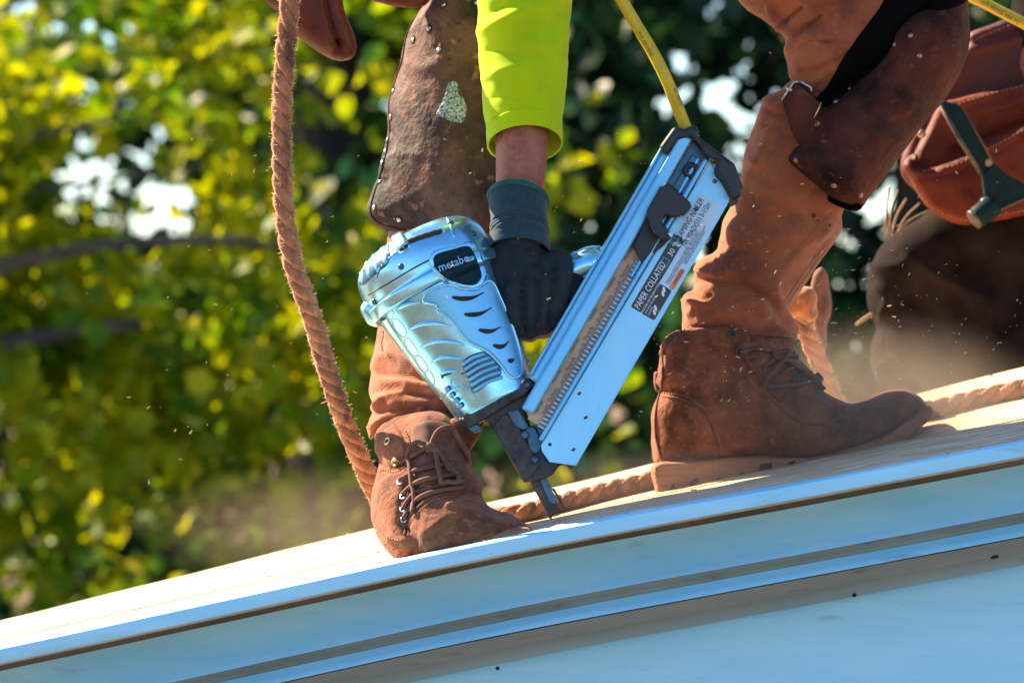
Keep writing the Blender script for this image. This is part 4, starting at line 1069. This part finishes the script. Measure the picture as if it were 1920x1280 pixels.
# boots
def stitchline(target, pxs, parent, n, m='boot', r=.0011):
    q = resample(cat_open(pxs, 6), 1e9 if False else 5, False)
    for i in range(0, len(q) - 1, 1):
        loc, nn_ = hit(target, *q[i]); loc2, _ = hit(target, *(q[i] * .35 + q[i + 1] * .65))
        tube('stitch', [loc + nn_ * .0004, loc2 + nn_ * .0004], r * .6, M[m], parent, seg=5)
br = inflate('boot', [(1234, 700), (1236, 680), (1239, 650), (1250, 632), (1268, 620), (1300, 612), (1340, 601), (1362, 595), (1384, 595), (1400, 608), (1440, 622), (1489, 634), (1490, 662), (1508, 680), (1538, 712), (1542, 733), (1566, 748), (1594, 758), (1622, 752), (1640, 742), (1668, 731), (1700, 729), (1724, 742), (1738, 760), (1738, 776), (1716, 794),
              (1680, 815), (1640, 838), (1560, 858), (1480, 866), (1400, 866), (1300, 872), (1236, 872), (1224, 845), (1220, 800), (1221, 772), (1236, 735), (1229, 715)],
             lambda x, y: 0.053, 0.305, M['boot'], worker, spine=[(1320, 640), (1320, 760), (1380, 800), (1560, 806), (1690, 770)], p=2.7, step=4.5, noise=((0.0026, 20), (0.0009, 70)),
             folds=[([(1236, 735), (1262, 730), (1300, 745)], 8, -.005), ([(1240, 700), (1258, 690), (1280, 700)], 10, .004), ([(1594, 760), (1590, 790), (1570, 820)], 14, -.006), ([(1620, 755), (1612, 790), (1600, 815)], 9, .004), ([(1403, 615), (1410, 650), (1404, 690)], 8, -.005),
                    ([(1390, 610), (1396, 650), (1390, 700)], 7, .004), ([(1500, 690), (1450, 740), (1440, 800)], 16, -.003), ([(1350, 780), (1400, 800), (1480, 790)], 20, -.003), ([(1480, 720), (1520, 745), (1545, 770)], 9, -.004), ([(1240, 640), (1300, 650), (1360, 630)], 16, .003)])
sr = inflate('sole', [(1226, 868), (1300, 861), (1400, 852), (1480, 854), (1530, 852), (1590, 836), (1650, 812), (1690, 782), (1732, 757), (1745, 768), (1741, 780), (1731, 792), (1692, 827), (1643, 846), (1560, 869), (1462, 891), (1380, 909), (1313, 923), (1240, 927), (1226, 914)],
             0.0555, 0.305, M['sole'], br, rad=7, p=3, step=4.0, noise=((0.001, 60),),
             folds=[([(1226, 880), (1300, 874), (1360, 868)], 2.4, -.003), ([(1226, 890), (1300, 885), (1350, 880)], 2.4, -.003), ([(1226, 900), (1290, 897), (1340, 890)], 2.4, -.003), ([(1226, 909), (1290, 906)], 2.2, -.0025), ([(1640, 826), (1690, 793), (1738, 764)], 3, -.004)])
tube('welt', curve_on(sr, [(1230, 866), (1300, 860), (1400, 853), (1480, 855), (1540, 850), (1600, 832), (1655, 808)], .0004), .0022, M['lace'], br, seg=6)
for x, y, w_, h_ in ((1260, 914, 9, 7), (1302, 903, 12, 12), (1346, 898, 7, 8), (1390, 889, 10, 6), (1436, 876, 22, 14), (1484, 868, 10, 9), (1524, 866, 9, 8), (1562, 857, 7, 6), (1352, 874, 4, 3), (1330, 886, 5, 3)):
    patch('tread_notch', [(x + w_ * (math.cos(t_) * random.uniform(.55, 1.1)), y + h_ * (math.sin(t_) * random.uniform(.5, 1.1)) - w_ * math.cos(t_) * .22) for t_ in np.linspace(0, 6.28, 9)[:-1]], sr, .0004, M['tread'], br, step=4, edge=2)
patch('collar', [(1236, 655), (1246, 633), (1270, 618), (1300, 610), (1304, 617), (1276, 628), (1256, 644), (1246, 668), (1238, 690)], br, .003, M['lace'], br, step=4, edge=5)
patch('lace_flap', [(1345, 604), (1364, 595), (1384, 595), (1398, 606), (1407, 630), (1404, 670), (1412, 700), (1440, 722), (1470, 760), (1440, 748), (1408, 720), (1388, 690), (1376, 650)], br, .0028, M['boot'], br, step=5, edge=5)
inflate('pull_tab', [(1226, 700), (1232, 696), (1240, 702), (1240, 732), (1232, 735), (1226, 722)], .010, .305, M['lace'], br, rad=6, step=3)
tube('heel_seam', curve_on(br, [(1236, 640), (1243, 680), (1242, 720), (1232, 760), (1230, 810), (1240, 860)], .0006), .0016, M['lace'], br, seg=6)
tube('side_seam', curve_on(br, [(1240, 742), (1290, 752), (1330, 790), (1350, 862)], .0005), .0010, M['lace'], br, seg=6)
tube('side_seam', curve_on(br, [(1405, 700), (1450, 752), (1500, 790), (1560, 800), (1600, 825)], .0005), .0010, M['lace'], br, seg=6)
stitchline(br, [(1244, 736), (1292, 746), (1336, 786), (1357, 862)], br, 0, 'thread2', .0013)
stitchline(br, [(1410, 704), (1454, 748), (1504, 784), (1562, 794), (1606, 822)], br, 0, 'thread2', .0013)
stitchline(br, [(1246, 648), (1256, 638), (1274, 628), (1302, 620)], br, 0, 'thread2', .0012)
BT = [br] + [c for c in br.children if c.name.startswith('lace_flap')]
for x, y in ((1373, 626), (1388, 659)):
    loc, n = hit(BT, x, y); torus('eyelet', loc + n * .0006, n, .0044, .0015, M['worn'], br); dome('eyelet_hole', loc + n * .0004, n, .0034, .0006, M['dark'], br)
for pts in ([(1390, 660), (1420, 656), (1462, 662), (1492, 672)], [(1430, 690), (1460, 668), (1490, 664), (1520, 690), (1536, 712)], [(1462, 700), (1490, 690), (1520, 708), (1540, 728)]):
    tube('lace', curve_on(BT, pts, .0030), .0027, M['lace'], br, seg=8)
loop = [hit(BT, 1448, 664)[0] + Vector((0, -.006, 0)), hit(BT, 1480, 660)[0] + Vector((0, -.016, 0)), hit(BT, 1510, 684)[0] + Vector((0, -.018, 0)), hit(BT, 1536, 712)[0] + Vector((0, -.008, 0)), hit(BT, 1520, 702)[0] + Vector((0, -.004, 0)), hit(BT, 1480, 678)[0] + Vector((0, -.008, 0)), hit(BT, 1450, 668)[0] + Vector((0, -.005, 0))]
tube('lace', cat_open([np.array(x) for x in loop], 6), .0026, M['lace'], br, seg=8)
for x, y in ((1474, 682), (1506, 700), (1500, 708)):
    loc, n = hit(BT, x, y); torus('eyelet', loc + n * .0008, n, .0036, .0013, M['worn'], br)

Yb = lambda x, y: 0.195 - (y - 780) / 260 * 0.12 + max(0, 800 - x) / 100 * 0.045
bl = inflate('boot', [(702, 846), (700, 830), (703, 810), (714, 794), (728, 786), (746, 778), (790, 772), (836, 770), (872, 800), (880, 842), (888, 876), (905, 908), (902, 926), (918, 950), (950, 960), (976, 973), (996, 993), (990, 1003), (940, 1016), (885, 1030), (800, 1043), (752, 1050), (733, 1040), (712, 1014), (699, 980), (696, 950), (698, 915), (703, 898), (709, 862)],
             lambda x, y: 0.050, Yb, M['boot'], worker, spine=[(790, 800), (795, 880), (830, 960), (900, 996)], p=2.2, step=4, noise=((0.0024, 22), (0.0009, 70)),
             folds=[([(708, 862), (730, 872), (770, 862)], 6, -.005), ([(760, 990), (764, 960), (778, 938)], 7, -.006), ([(800, 1000), (840, 972), (890, 966)], 16, .006), ([(770, 1040), (780, 1010), (756, 985)], 8, -.006), ([(905, 925), (880, 918), (850, 930)], 7, -.006), ([(918, 956), (880, 946), (840, 950)], 8, .006),
                    ([(735, 1010), (760, 1016), (765, 1040)], 7, .005), ([(890, 1010), (930, 990), (985, 985)], 5, -.005), ([(720, 930), (740, 960), (745, 1000)], 20, .006), ([(780, 920), (830, 905), (885, 890)], 9, -.005), ([(790, 880), (830, 870), (880, 860)], 9, -.004)])
sole_l = inflate('sole', [(884, 1020), (910, 1006), (950, 992), (985, 985), (998, 992), (996, 1003), (950, 1015), (880, 1034), (810, 1047), (752, 1056), (742, 1050), (800, 1042)], .030, lambda x, y: 0.066, M['sole'], bl, rad=8, step=3.5)
flap = patch('lace_flap', [(703, 838), (704, 812), (714, 796), (729, 788), (744, 792), (756, 808), (764, 834), (768, 852), (758, 868), (740, 882), (720, 876), (709, 860)], bl, .0035, M['boot'], bl, step=4, edge=7, folds=[([(742, 792), (756, 812), (764, 840)], 4, -.002)])
BL = [bl, flap]
patch('quarter', [(704, 902), (730, 886), (760, 880), (772, 890), (764, 915), (752, 945), (754, 980), (760, 1000), (745, 1005), (722, 990), (706, 960), (700, 925)], bl, .0026, M['boot'], bl, step=5, edge=8)
tng = inflate('tongue', [(846, 786), (876, 786), (906, 790), (905, 806), (899, 820), (890, 832), (880, 844), (868, 830), (852, 812)], .012, .165, M['boot'], bl, rad=10, step=4, noise=((0.002, 40),))
patch('tongue', [(770, 800), (800, 786), (836, 790), (862, 812), (872, 850), (880, 890), (878, 915), (850, 918), (810, 915), (786, 925), (776, 900), (770, 850)], bl, .003, M['lace'], bl, step=5, edge=8, folds=[([(790, 840), (830, 850), (870, 846)], 6, -.002), ([(790, 880), (830, 884), (870, 880)], 6, -.002)])
BL = [bl] + list(bl.children)
BL = [o for o in BL if o.name in GEO and not o.name.startswith('sole')]
toe_seam = tube('toe_seam', curve_on(bl, [(758, 1004), (764, 975), (780, 955), (810, 932), (850, 925), (900, 926)], .0006), .0014, M['lace'], bl, seg=6)
stitchline(bl, [(765, 1004), (770, 978), (785, 960), (812, 938), (850, 931), (898, 932)], bl, 0, 'thread2', .0013)
stitchline(bl, [(704, 985), (722, 1004), (746, 1012), (760, 1010)], bl, 0, 'thread2', .0013)
stitchline(BL, [(712, 884), (722, 880), (742, 886), (762, 870), (772, 850), (768, 826), (760, 806)], bl, 0, 'thread2', .0013)
stitchline(BL, [(776, 892), (768, 916), (764, 945), (766, 972)], bl, 0, 'thread2', .0012)
for i, (x, y) in enumerate(((727, 827), (741, 866), (751, 903), (756, 931), (756, 955), (757, 974))):
    loc, n = hit(BL, x, y); torus('eyelet', loc + n * .0008, n, .0042 - .0003 * i, .0014, M['brass' if i < 2 else 'steel'], bl, seg=6 if i == 0 else 16)
    dome('eyelet_hole', loc + n * .0003, n, .0034 - .0003 * i, .0007, M['dark'], bl)
def lace(pxs, hs=None, r=.0029):
    q = cat_open(pxs, 6); n_ = len(q); out = []
    for i, (x, y) in enumerate(q):
        loc, nn_ = hit(BL, x, y); h_ = .0042 if hs is None else np.interp(i / (n_ - 1), np.linspace(0, 1, len(hs)), hs)
        out.append(loc + nn_ * h_)
    # even out steps between parts
    for _ in range(3):
        out = [out[0]] + [(out[i - 1] + out[i] * 2 + out[i + 1]) / 4 for i in range(1, n_ - 1)] + [out[-1]]
    tube('lace', out, r, M['lace'], bl, seg=8)
lace([(742, 866), (770, 860), (796, 846), (808, 840)]); lace([(808, 842), (790, 834), (775, 848), (774, 880), (778, 920), (780, 940), (777, 964)], [.004, .008, .008, .006, .006, .005, .004])
lace([(808, 838), (820, 820), (838, 816), (852, 834), (868, 852), (874, 862)], [.004, .014, .016, .012, .004, .003]); lace([(812, 840), (818, 868), (822, 900), (836, 914), (850, 915), (857, 902), (846, 888), (832, 872), (822, 846)], [.004, .007, .008, .010, .010, .010, .008, .007, .004])
lace([(815, 842), (826, 862), (838, 884), (852, 892)], [.004, .007, .006, .004]); lace([(751, 903), (775, 888), (800, 880), (850, 872)]); lace([(757, 931), (780, 908), (810, 898), (860, 892)]); lace([(757, 955), (778, 928), (810, 915), (870, 905)]); lace([(758, 974), (775, 950), (800, 930), (870, 915)])
knot = blob('lace_knot', [(tuple(hit(BL, 806, 836)[0] + Vector((0, -.007, 0))), .0055, tuple(hit(BL, 818, 844)[0] + Vector((0, -.007, 0))), .005)], .0012, M['lace'], bl)

# ------------------------------------------------------------------ the worker crouching behind
w2 = thing('person', (1.0, 1.15, rz(1.0, 1.15)), 'second worker in dark dusty trousers crouching behind the large boot at the right', 'person')
b2 = blob('body', [(V3(1760, 540, 1.02), .05, V3(2060, 340, 1.06), .075), (V3(1760, 550, 1.02), .046, V3(1860, 760, 1.05), .045), (V3(2080, 260, 1.08), .11, V3(2110, -160, 1.02), .13), (V3(2110, -160, 1.02), .13, V3(2110, -240, 1.0), .12), (V3(2100, -300, .98), .055, V3(2090, -350, .96), .05), (V3(2085, -410, .95), .08, V3(2088, -460, .95), .085), (V3(2062, -420, .865), .011, V3(2060, -405, .858), .013), (V3(2190, -430, .96), .012, V3(2190, -408, .96), .010),
     (V3(2000, -200, .98), .06, V3(1960, 120, .90), .045), (V3(1960, 120, .90), .045, V3(2120, 240, .75), .03), (V3(2250, -200, 1.0), .06, V3(2330, 120, .95), .045), (V3(2330, 120, .95), .045, V3(2200, 240, .78), .03), (V3(2120, 240, .75), .034, V3(2160, 250, .74), .03)], .009, M['skin'], w2)
for x, y in ((2040, -436), (2090, -436)):
    loc, n = hit(b2, x, y); dome('eye', loc, n, .010, .003, M['ink_white'], b2); dome('pupil', loc + n * .0024, n, .0045, .0014, M['hair'], b2)
tube('mouth', curve_on(b2, [(2044, -372), (2064, -370), (2086, -374)], .0005), .003, M['lace'], b2, seg=6)
blob('shirt', [(V3(2085, 200, 1.07), .13, V3(2110, -150, 1.02), .145), (V3(2000, -200, .99), .075, V3(2230, -200, 1.0), .075), (V3(1998, -190, .98), .07, V3(1965, 60, .91), .055), (V3(2245, -190, 1.0), .07, V3(2325, 60, .95), .055)], .011, M['blackpants'], w2, noise=((.006, 10),))
blob('hair', [(V3(2090, -440, .97), .088, V3(2090, -480, .97), .086)], .01, M['hair'], w2)
bp = inflate('trousers', [(1745, 388), (1715, 412), (1683, 432), (1659, 453), (1642, 477), (1629, 516), (1626, 552), (1632, 582), (1645, 612), (1640, 634), (1636, 655), (1638, 685), (1645, 722), (1652, 760), (1700, 800), (1900, 800), (2100, 740), (2240, 560), (2260, 300), (2150, 180), (1960, 210), (1830, 310)], 0.085, 1.0, M['blackpants'], w2, p=2.6,
             spine=[(1720, 700), (1720, 540), (1850, 460), (2100, 380)], step=7, noise=((.004, 12), (.0015, 40)),
             folds=[([(1640, 500), (1680, 505), (1705, 498)], 14, 0.0154), ([(1650, 540), (1668, 560), (1650, 600)], 9, 0.0132), ([(1636, 588), (1650, 600), (1645, 615)], 5, -0.0132), ([(1650, 725), (1655, 690), (1672, 676)], 5, 0.0154), ([(1700, 560), (1760, 620), (1820, 700)], 20, -0.0154), ([(1690, 470), (1760, 520), (1850, 560)], 18, 0.0132), ([(1760, 640), (1840, 640), (1900, 600)], 16, 0.0110)])
boot2 = blob('boot', [(V3(1800, 770, 1.05), .055, V3(1850, 800, 1.05), .055), (V3(1850, 800, 1.05), .05, V3(1720, 822, 1.04), .042)], .007, M['boot'], w2)
# his tool pouch: three layered pockets
po = inflate('tool_pouch', [(1690, 330), (1705, 250), (1745, 190), (1800, 100), (1815, 64), (1860, 45), (1930, 18), (2060, -20), (2100, 150), (2080, 380), (1980, 400), (1860, 405), (1760, 385)], 0.020, .90, M['pouch_red'], w2, rad=16, step=8, noise=((.003, 12),), folds=[([(1815, 80), (1870, 62), (1940, 40)], 5, -.006), ([(1820, 96), (1870, 84), (1940, 66)], 7, .006)])
pk0 = inflate('pocket', [(1762, 196), (1800, 183), (1860, 168), (1930, 150), (2040, 110), (2070, 300), (1980, 390), (1860, 395), (1760, 370), (1708, 340), (1712, 296), (1738, 240)], .020, .868, M['pouch'], po, rad=14, step=6, noise=((.002, 16),), folds=[([(1770, 208), (1850, 190), (1930, 166)], 5, -.005), ([(1780, 226), (1850, 208), (1930, 186)], 5, .005), ([(1790, 290), (1850, 262), (1930, 230)], 14, -.012)])
pk = inflate('pocket', [(1692, 314), (1698, 297), (1716, 286), (1724, 296), (1722, 312), (1750, 314), (1790, 302), (1860, 268), (1930, 228), (2030, 180), (2060, 340), (1990, 396), (1920, 405), (1860, 415), (1812, 421), (1774, 412), (1743, 394), (1721, 366), (1706, 338)], .024, .835, M['pouch'], po, rad=14, step=5, noise=((.002, 18), (.0008, 60)),
        folds=[([(1712, 300), (1720, 308), (1750, 312)], 8, -.014), ([(1722, 318), (1790, 306), (1860, 272), (1930, 234)], 5, .005), ([(1726, 334), (1790, 322), (1860, 290), (1930, 250)], 7, -.004)])
for tgt_, ln_ in ((pk, [(1712, 338), (1728, 366), (1748, 388), (1780, 404), (1815, 412), (1870, 404), (1925, 394)]), (pk, [(1730, 322), (1790, 310), (1860, 276), (1930, 238)]), (pk0, [(1770, 203), (1860, 176), (1930, 158)]), (po, [(1822, 78), (1870, 56), (1930, 34)])):
    q_ = resample(cat_open(ln_, 6), 9, False)
    for i_ in range(len(q_) - 1):
        l1, n1_ = hit(tgt_, *q_[i_]); l2, _n = hit(tgt_, *(q_[i_] * .4 + q_[i_ + 1] * .6)); tube('stitch', [l1 + n1_ * .0004, l2 + n1_ * .0004], .0009, M['thread2'], po, seg=5)
loc, n = hit(pk, 1728, 251); dome('rivet', P(1728, 251, .80), Vector((0, -1, 0)), .006, .004, M['copper'], po)
text_on('pouch_stamp', 'FL', 1806, 378, 18, 30, pk, M['pouch_red'], po, h=.0005)
for x, y, x2, y2, r_ in ((1666, 440, 1668, 352, .0010), (1668, 440, 1684, 356, .0012), (1672, 442, 1700, 372, .0017), (1682, 436, 1726, 380, .0014), (1684, 432, 1742, 394, .0010), (1662, 450, 1664, 400, .0010)):
    mid = ((x + x2) / 2 - 5, (y + y2) / 2 - 2)
    tube('loose_thread', [P(*a_, .88) for a_ in cat_open([(x, y), mid, (x2, y2)], 5)], r_, M['thread'], bp, seg=6)
inflate('trouser_tag', [(1608, 610), (1606, 604), (1632, 586), (1636, 592)], .003, .97, M['thread'], bp, rad=5, step=3)

# ------------------------------------------------------------------ hammer hanging in the pouch
hm = thing('hammer', P(1840, 400, .76), 'green painted steel hammer hanging head down in the rust leather pouch', 'hammer')
prism('handle', [(1761, 195), (1770, 188), (1796, 196), (1806, 206), (1866, 308), (1858, 330), (1842, 330)], .752, .018, M['hammer'], hm, bevel=.003)
tube('worn_edge', [P(1764, 198, .752), P(1800, 262, .752), P(1840, 326, .752)], .0035, M['worn'], hm, seg=6, noise=((.001, 90),))
tube('worn_edge', [P(1806, 206, .752), P(1836, 258, .752), P(1864, 308, .752)], .0016, M['worn'], hm, seg=6, noise=((.001, 90),))
prism('claw', [(1842, 326), (1862, 306), (1890, 328), (1960, 366), (1964, 380), (1920, 376), (1874, 396), (1856, 374), (1846, 366)], .748, .022, M['hammer'], hm, bevel=.003)
tube('worn_edge', [P(1872, 394, .747), P(1900, 382, .747), P(1922, 372, .747), P(1960, 380, .747)], .0022, M['worn'], hm, seg=6, noise=((.001, 90),))
def disc_face(name, c, ax, r0, r1, ln, m):
    ax = Vector(ax).normalized(); c = Vector(c)
    tube(name, [c, c + ax * ln * .1, c + ax * ln * .85, c + ax * ln], lambda s: r0 * .9 if s < .1 else (r1 if s < .9 else r1 * .9), m, hm, seg=20)
disc_face('hammer_face', P(1866, 382, .755), (-.78, -.22, -.58), .0125, .0145, .034, M['hammer'])
disc_face('striking_face', P(1866, 382, .755) + Vector((-.78, -.22, -.58)).normalized() * .0335, (-.78, -.22, -.58), .0135, .0138, .004, M['worn'])
prism('neck', [(1838, 372), (1856, 366), (1874, 394), (1864, 408), (1840, 392)], .745, .022, M['gunblue'], hm, bevel=.005, seg=3)
patch_c = dome('paint_chip', P(1855, 305, .751), Vector((0, -1, 0)), .006, .0012, M['thread'], hm, seg=7)

# ------------------------------------------------------------------ ropes, hose
def rope(root, path, rad, m, pitch=0.065, nst=3, step=0.004, fuzz=900, sub=10, name='strand'):
    c = cat_open([np.array(p_, float) for p_ in path], sub); c = resample(c, step, False)
    n = len(c); tan = np.gradient(c, axis=0); tan = unit(tan)
    ref = np.array([0.2, 1, 0.1]); a = unit(np.cross(tan, ref)); b = np.cross(tan, a)
    s = np.arange(n) * step
    for k in range(nst):
        ph = -2 * math.pi * (s / pitch + 0.16 * np.sin(s * 9.0 + 1.3) + 0.09 * np.sin(s * 23.0)) + 2 * math.pi * k / nst
        q = c + (a * np.cos(ph)[:, None] + b * np.sin(ph)[:, None]) * rad * 0.50
        tube(name, q, rad * 0.56, m, root, seg=10, noise=((rad * .06, 160),))
    if fuzz:
        v, f = [], []
        for _ in range(fuzz):
            i = rng.integers(0, n - 1); th = rng.uniform(0, 6.283)
            d = a[i] * math.cos(th) + b[i] * math.sin(th)
            p0 = c[i] + d * rad * 0.93; ln = rng.uniform(.002, .0065)
            dd = unit((d + rng.normal(0, .45, 3) + tan[i] * rng.normal(0, .5))[None])[0]
            w_ = tan[i] * .00028
            p1 = p0 + dd * ln * .5 + rng.normal(0, .0005, 3); p2 = p0 + dd * ln
            j = len(v); v += [p0 - w_, p0 + w_, p1 + w_ * .8, p1 - w_ * .8, p2]
            f += [(j, j + 1, j + 2, j + 3), (j + 3, j + 2, j + 4)]
        mk('rope_fuzz', np.array(v), f, M['fuzz'], root, smooth=False, kind='stuff')
def onroof(px, py, r, dz=0.0):
    v = roof_hit(px, py); return (v.x, v.y, rz(v.x, v.y) + r + dz)
rp = thing('rope', roof_hit(720, 985), 'thick frayed tan rope hanging at left and running along the roof behind the boots', 'rope')
rope(rp, [tuple(P(560, -220, .06)), tuple(P(552, -100, .07)), tuple(P(544, 0, .08)), tuple(P(535, 100, .09)), tuple(P(529, 200, .10)), tuple(P(529, 300, .11)), tuple(P(534, 400, .12)), tuple(P(547, 480, .13)), tuple(P(560, 525, .14)), tuple(P(587, 600, .16)), tuple(P(616, 700, .19)), tuple(P(650, 800, .23)), tuple(P(676, 860, .26)), tuple(P(700, 915, .30)),
          tuple(P(735, 965, .34)), onroof(800, 1000, .011), onroof(880, 991, .011), onroof(960, 983, .011), onroof(1045, 962, .011), onroof(1130, 940, .011), onroof(1230, 916, .011), onroof(1400, 872, .011), onroof(1600, 820, .011), onroof(1745, 786, .011), onroof(1830, 764, .011), onroof(1930, 742, .011), onroof(2100, 700, .011), onroof(2400, 630, .011)],
     .0118, M['rope'], fuzz=6500)
rt = thing('rope', P(1578, 758, .6), 'short knotted rope tail hanging behind the trouser cuff of the large boot', 'rope')
rope(rt, [tuple(P(1490, 545, .52)), tuple(P(1500, 575, .53)), tuple(P(1512, 620, .55)), tuple(P(1530, 665, .57)), tuple(P(1550, 710, .59)), tuple(P(1572, 760, .6)), tuple(P(1584, 790, .6))], .0118, M['rope'], fuzz=420, pitch=.065)
blob('knot', [(tuple(P(1482, 575, .52)), .014, tuple(P(1508, 562, .51)), .0175), (tuple(P(1508, 562, .51)), .0175, tuple(P(1516, 585, .515)), .013)], .003, M['rope'], rt, noise=((.002, 60),))
inflate('leather_tail', [(1524, 520), (1540, 500), (1552, 520), (1560, 560), (1558, 590), (1550, 625), (1546, 655), (1538, 664), (1528, 620), (1522, 570)], .010, .62, M['ropedark'], rt, rad=12, step=4.5, noise=((.004, 40),))
hz = thing('air_hose', P(1290, 250, .05), 'yellow air hose coming down to the top of the nail gun magazine', 'hose')
hp = [tuple(P(*p_)) for p_ in ((1304, 272, .182), (1296, 258, .18), (1286, 240, .175), (1272, 205, .172), (1250, 150, .165), (1222, 95, .17), (1192, 45, .175), (1166, 0, .18), (1120, -90, .2), (1180, -330, .45), (1500, -330, .70), (1700, -110, .72), (1800, -20, .70), (1846, 6, .69), (1884, 26, .68), (1930, 50, .67), (2010, 96, .66), (2120, 190, .66), (2300, 500, .62))]
hc = resample(cat_open([np.array(x) for x in hp], 10), .005, False)
hose = tube('hose_line', hc, .0072, M['hose'], hz, seg=14)
for pts, s_ in (([(1262, 168), (1276, 205), (1281, 222)], 8), ([(1196, 60), (1218, 100), (1240, 140)], 6)):
    pass
text_on('lettering', '1/4in 300PSI', 1258, 160, -66, 9, hose, M['ink_brown'], hz, h=.0004)
text_on('lettering', 'PVC AIR HOSE', 1196, 62, -61, 8, hose, M['ink_brown'], hz, h=.0004)
text_on('lettering', 'AIR HOSE 300 PSI', 1838, 6, -30, 11, hose, M['ink_brown'], hz, h=.0004)

# ------------------------------------------------------------------ sawdust and chips thrown up by the nailing
def chips(name, n, gen, m, lo, hi):
    v, f = [], []
    for _ in range(n):
        c, dr = gen(); ln = lo + (hi - lo) * rng.random() ** 2.2; w_ = ln * rng.uniform(.12, .35)
        d = unit(np.array(dr)[None])[0]; e = unit(np.cross(d, rng.normal(size=3))[None])[0]; g_ = np.cross(d, e)
        j = len(v)
        for sx_, sy_, sz_ in ((-1, -1, -1), (1, -1, -1), (1, 1, -1), (-1, 1, -1), (-1, -1, 1), (1, -1, 1), (1, 1, 1), (-1, 1, 1)):
            v.append(np.array(c) + d * ln * .5 * sx_ + e * w_ * .5 * sy_ + g_ * w_ * .25 * sz_)
        f += [tuple(j + i for i in q) for q in ((0, 3, 2, 1), (4, 5, 6, 7), (0, 1, 5, 4), (1, 2, 6, 5), (2, 3, 7, 6), (3, 0, 4, 7))]
    return mk(name, np.array(v), f, m, smooth=False, kind='stuff')
def fly():
    if rng.random() < .62:
        x, y = rng.normal(1500, 210), rng.normal(700, 150)
    else:
        x, y = rng.uniform(150, 1900), rng.uniform(250, 1010)
    Y = rng.uniform(-.12, .5);
    if y > 985 - x * .16: return fly()
    return tuple(P(x, y, Y)), (rng.normal(.8, .5), rng.normal(0, .4), rng.normal(.45, .5))
tag(chips('flying_wood_chips', 620, fly, M['chip'], .0009, .0050), 'pale wood chips and splinters flying around the nail gun and large boot', 'wood chips')
def lie():
    x = rng.uniform(300, 1900); a_ = np.interp(x, [p_[0] for p_ in NEAR], [p_[1] for p_ in NEAR]); b_ = np.interp(x, [p_[0] for p_ in FAR], [p_[1] for p_ in FAR])
    v = roof_hit(x, a_ + (b_ - a_) * rng.random() ** 1.4)
    return (v.x, v.y, rz(v.x, v.y) + .0022), (rng.normal(), rng.normal(), .1 * rng.normal())
tag(chips('loose_wood_chips', 170, lie, M['chip'], .002, .008), 'wood chips and sawdust scattered over the roof boards', 'wood chips')

# ------------------------------------------------------------------ dust hanging round the large boot
def dust(name, c, rad, dens, label):
    bm = bmesh.new(); bmesh.ops.create_icosphere(bm, subdivisions=4, radius=1.0)
    v = [Vector((p_.co.x * rad[0], p_.co.y * rad[1], p_.co.z * rad[2])) + Vector(c) for p_ in bm.verts]
    f = [tuple(q.index for q in p_.verts) for p_ in bm.faces]; bm.free()
    m = bpy.data.materials.new(name); m.use_nodes = True; N, L = m.node_tree.nodes, m.node_tree.links
    N.remove(N['Principled BSDF'])
    pv = N.new('ShaderNodeVolumePrincipled'); pv.inputs['Color'].default_value = (0.95, 0.72, 0.50, 1); pv.inputs['Anisotropy'].default_value = 0.3
    tc = N.new('ShaderNodeTexCoord'); mp = N.new('ShaderNodeMapping'); mp.vector_type = 'TEXTURE'
    mp.inputs['Location'].default_value = c; mp.inputs['Scale'].default_value = rad
    L.new(tc.outputs['Object'], mp.inputs['Vector'])
    ln = N.new('ShaderNodeVectorMath'); ln.operation = 'LENGTH'; L.new(mp.outputs['Vector'], ln.inputs[0])
    mr = N.new('ShaderNodeMapRange'); mr.interpolation_type = 'SMOOTHSTEP'; mr.inputs['From Min'].default_value = 1.0; mr.inputs['From Max'].default_value = 0.1
    L.new(ln.outputs['Value'], mr.inputs['Value'])
    nz = N.new('ShaderNodeTexNoise'); nz.inputs['Scale'].default_value = 9; nz.inputs['Detail'].default_value = 3; L.new(tc.outputs['Object'], nz.inputs['Vector'])
    m1 = N.new('ShaderNodeMath'); m1.operation = 'MULTIPLY'; L.new(mr.outputs['Result'], m1.inputs[0]); L.new(nz.outputs['Fac'], m1.inputs[1])
    m2 = N.new('ShaderNodeMath'); m2.operation = 'MULTIPLY'; L.new(m1.outputs[0], m2.inputs[0]); m2.inputs[1].default_value = dens
    L.new(m2.outputs[0], pv.inputs['Density']); L.new(pv.outputs[0], N['Material Output'].inputs['Volume'])
    o = mk(name, v, f, m, kind='stuff'); tag(o, label, 'dust'); return o
dust('dust_cloud', tuple(P(1610, 770, .28)), (.26, .28, .13), 6.0, 'thin cloud of sawdust hanging around the toe of the large boot')
dust('dust_cloud', tuple(P(1330, 905, .16)), (.34, .26, .055), 2.0, 'low haze of sawdust drifting over the deck between the boots')
dust('dust_cloud', tuple(P(600, 990, .35)), (.24, .28, .09), 1.0, 'faint haze of sawdust over the deck left of the laced boot')
scene.cycles.volume_step_rate = 1.5
scene.cycles.volume_max_steps = 64
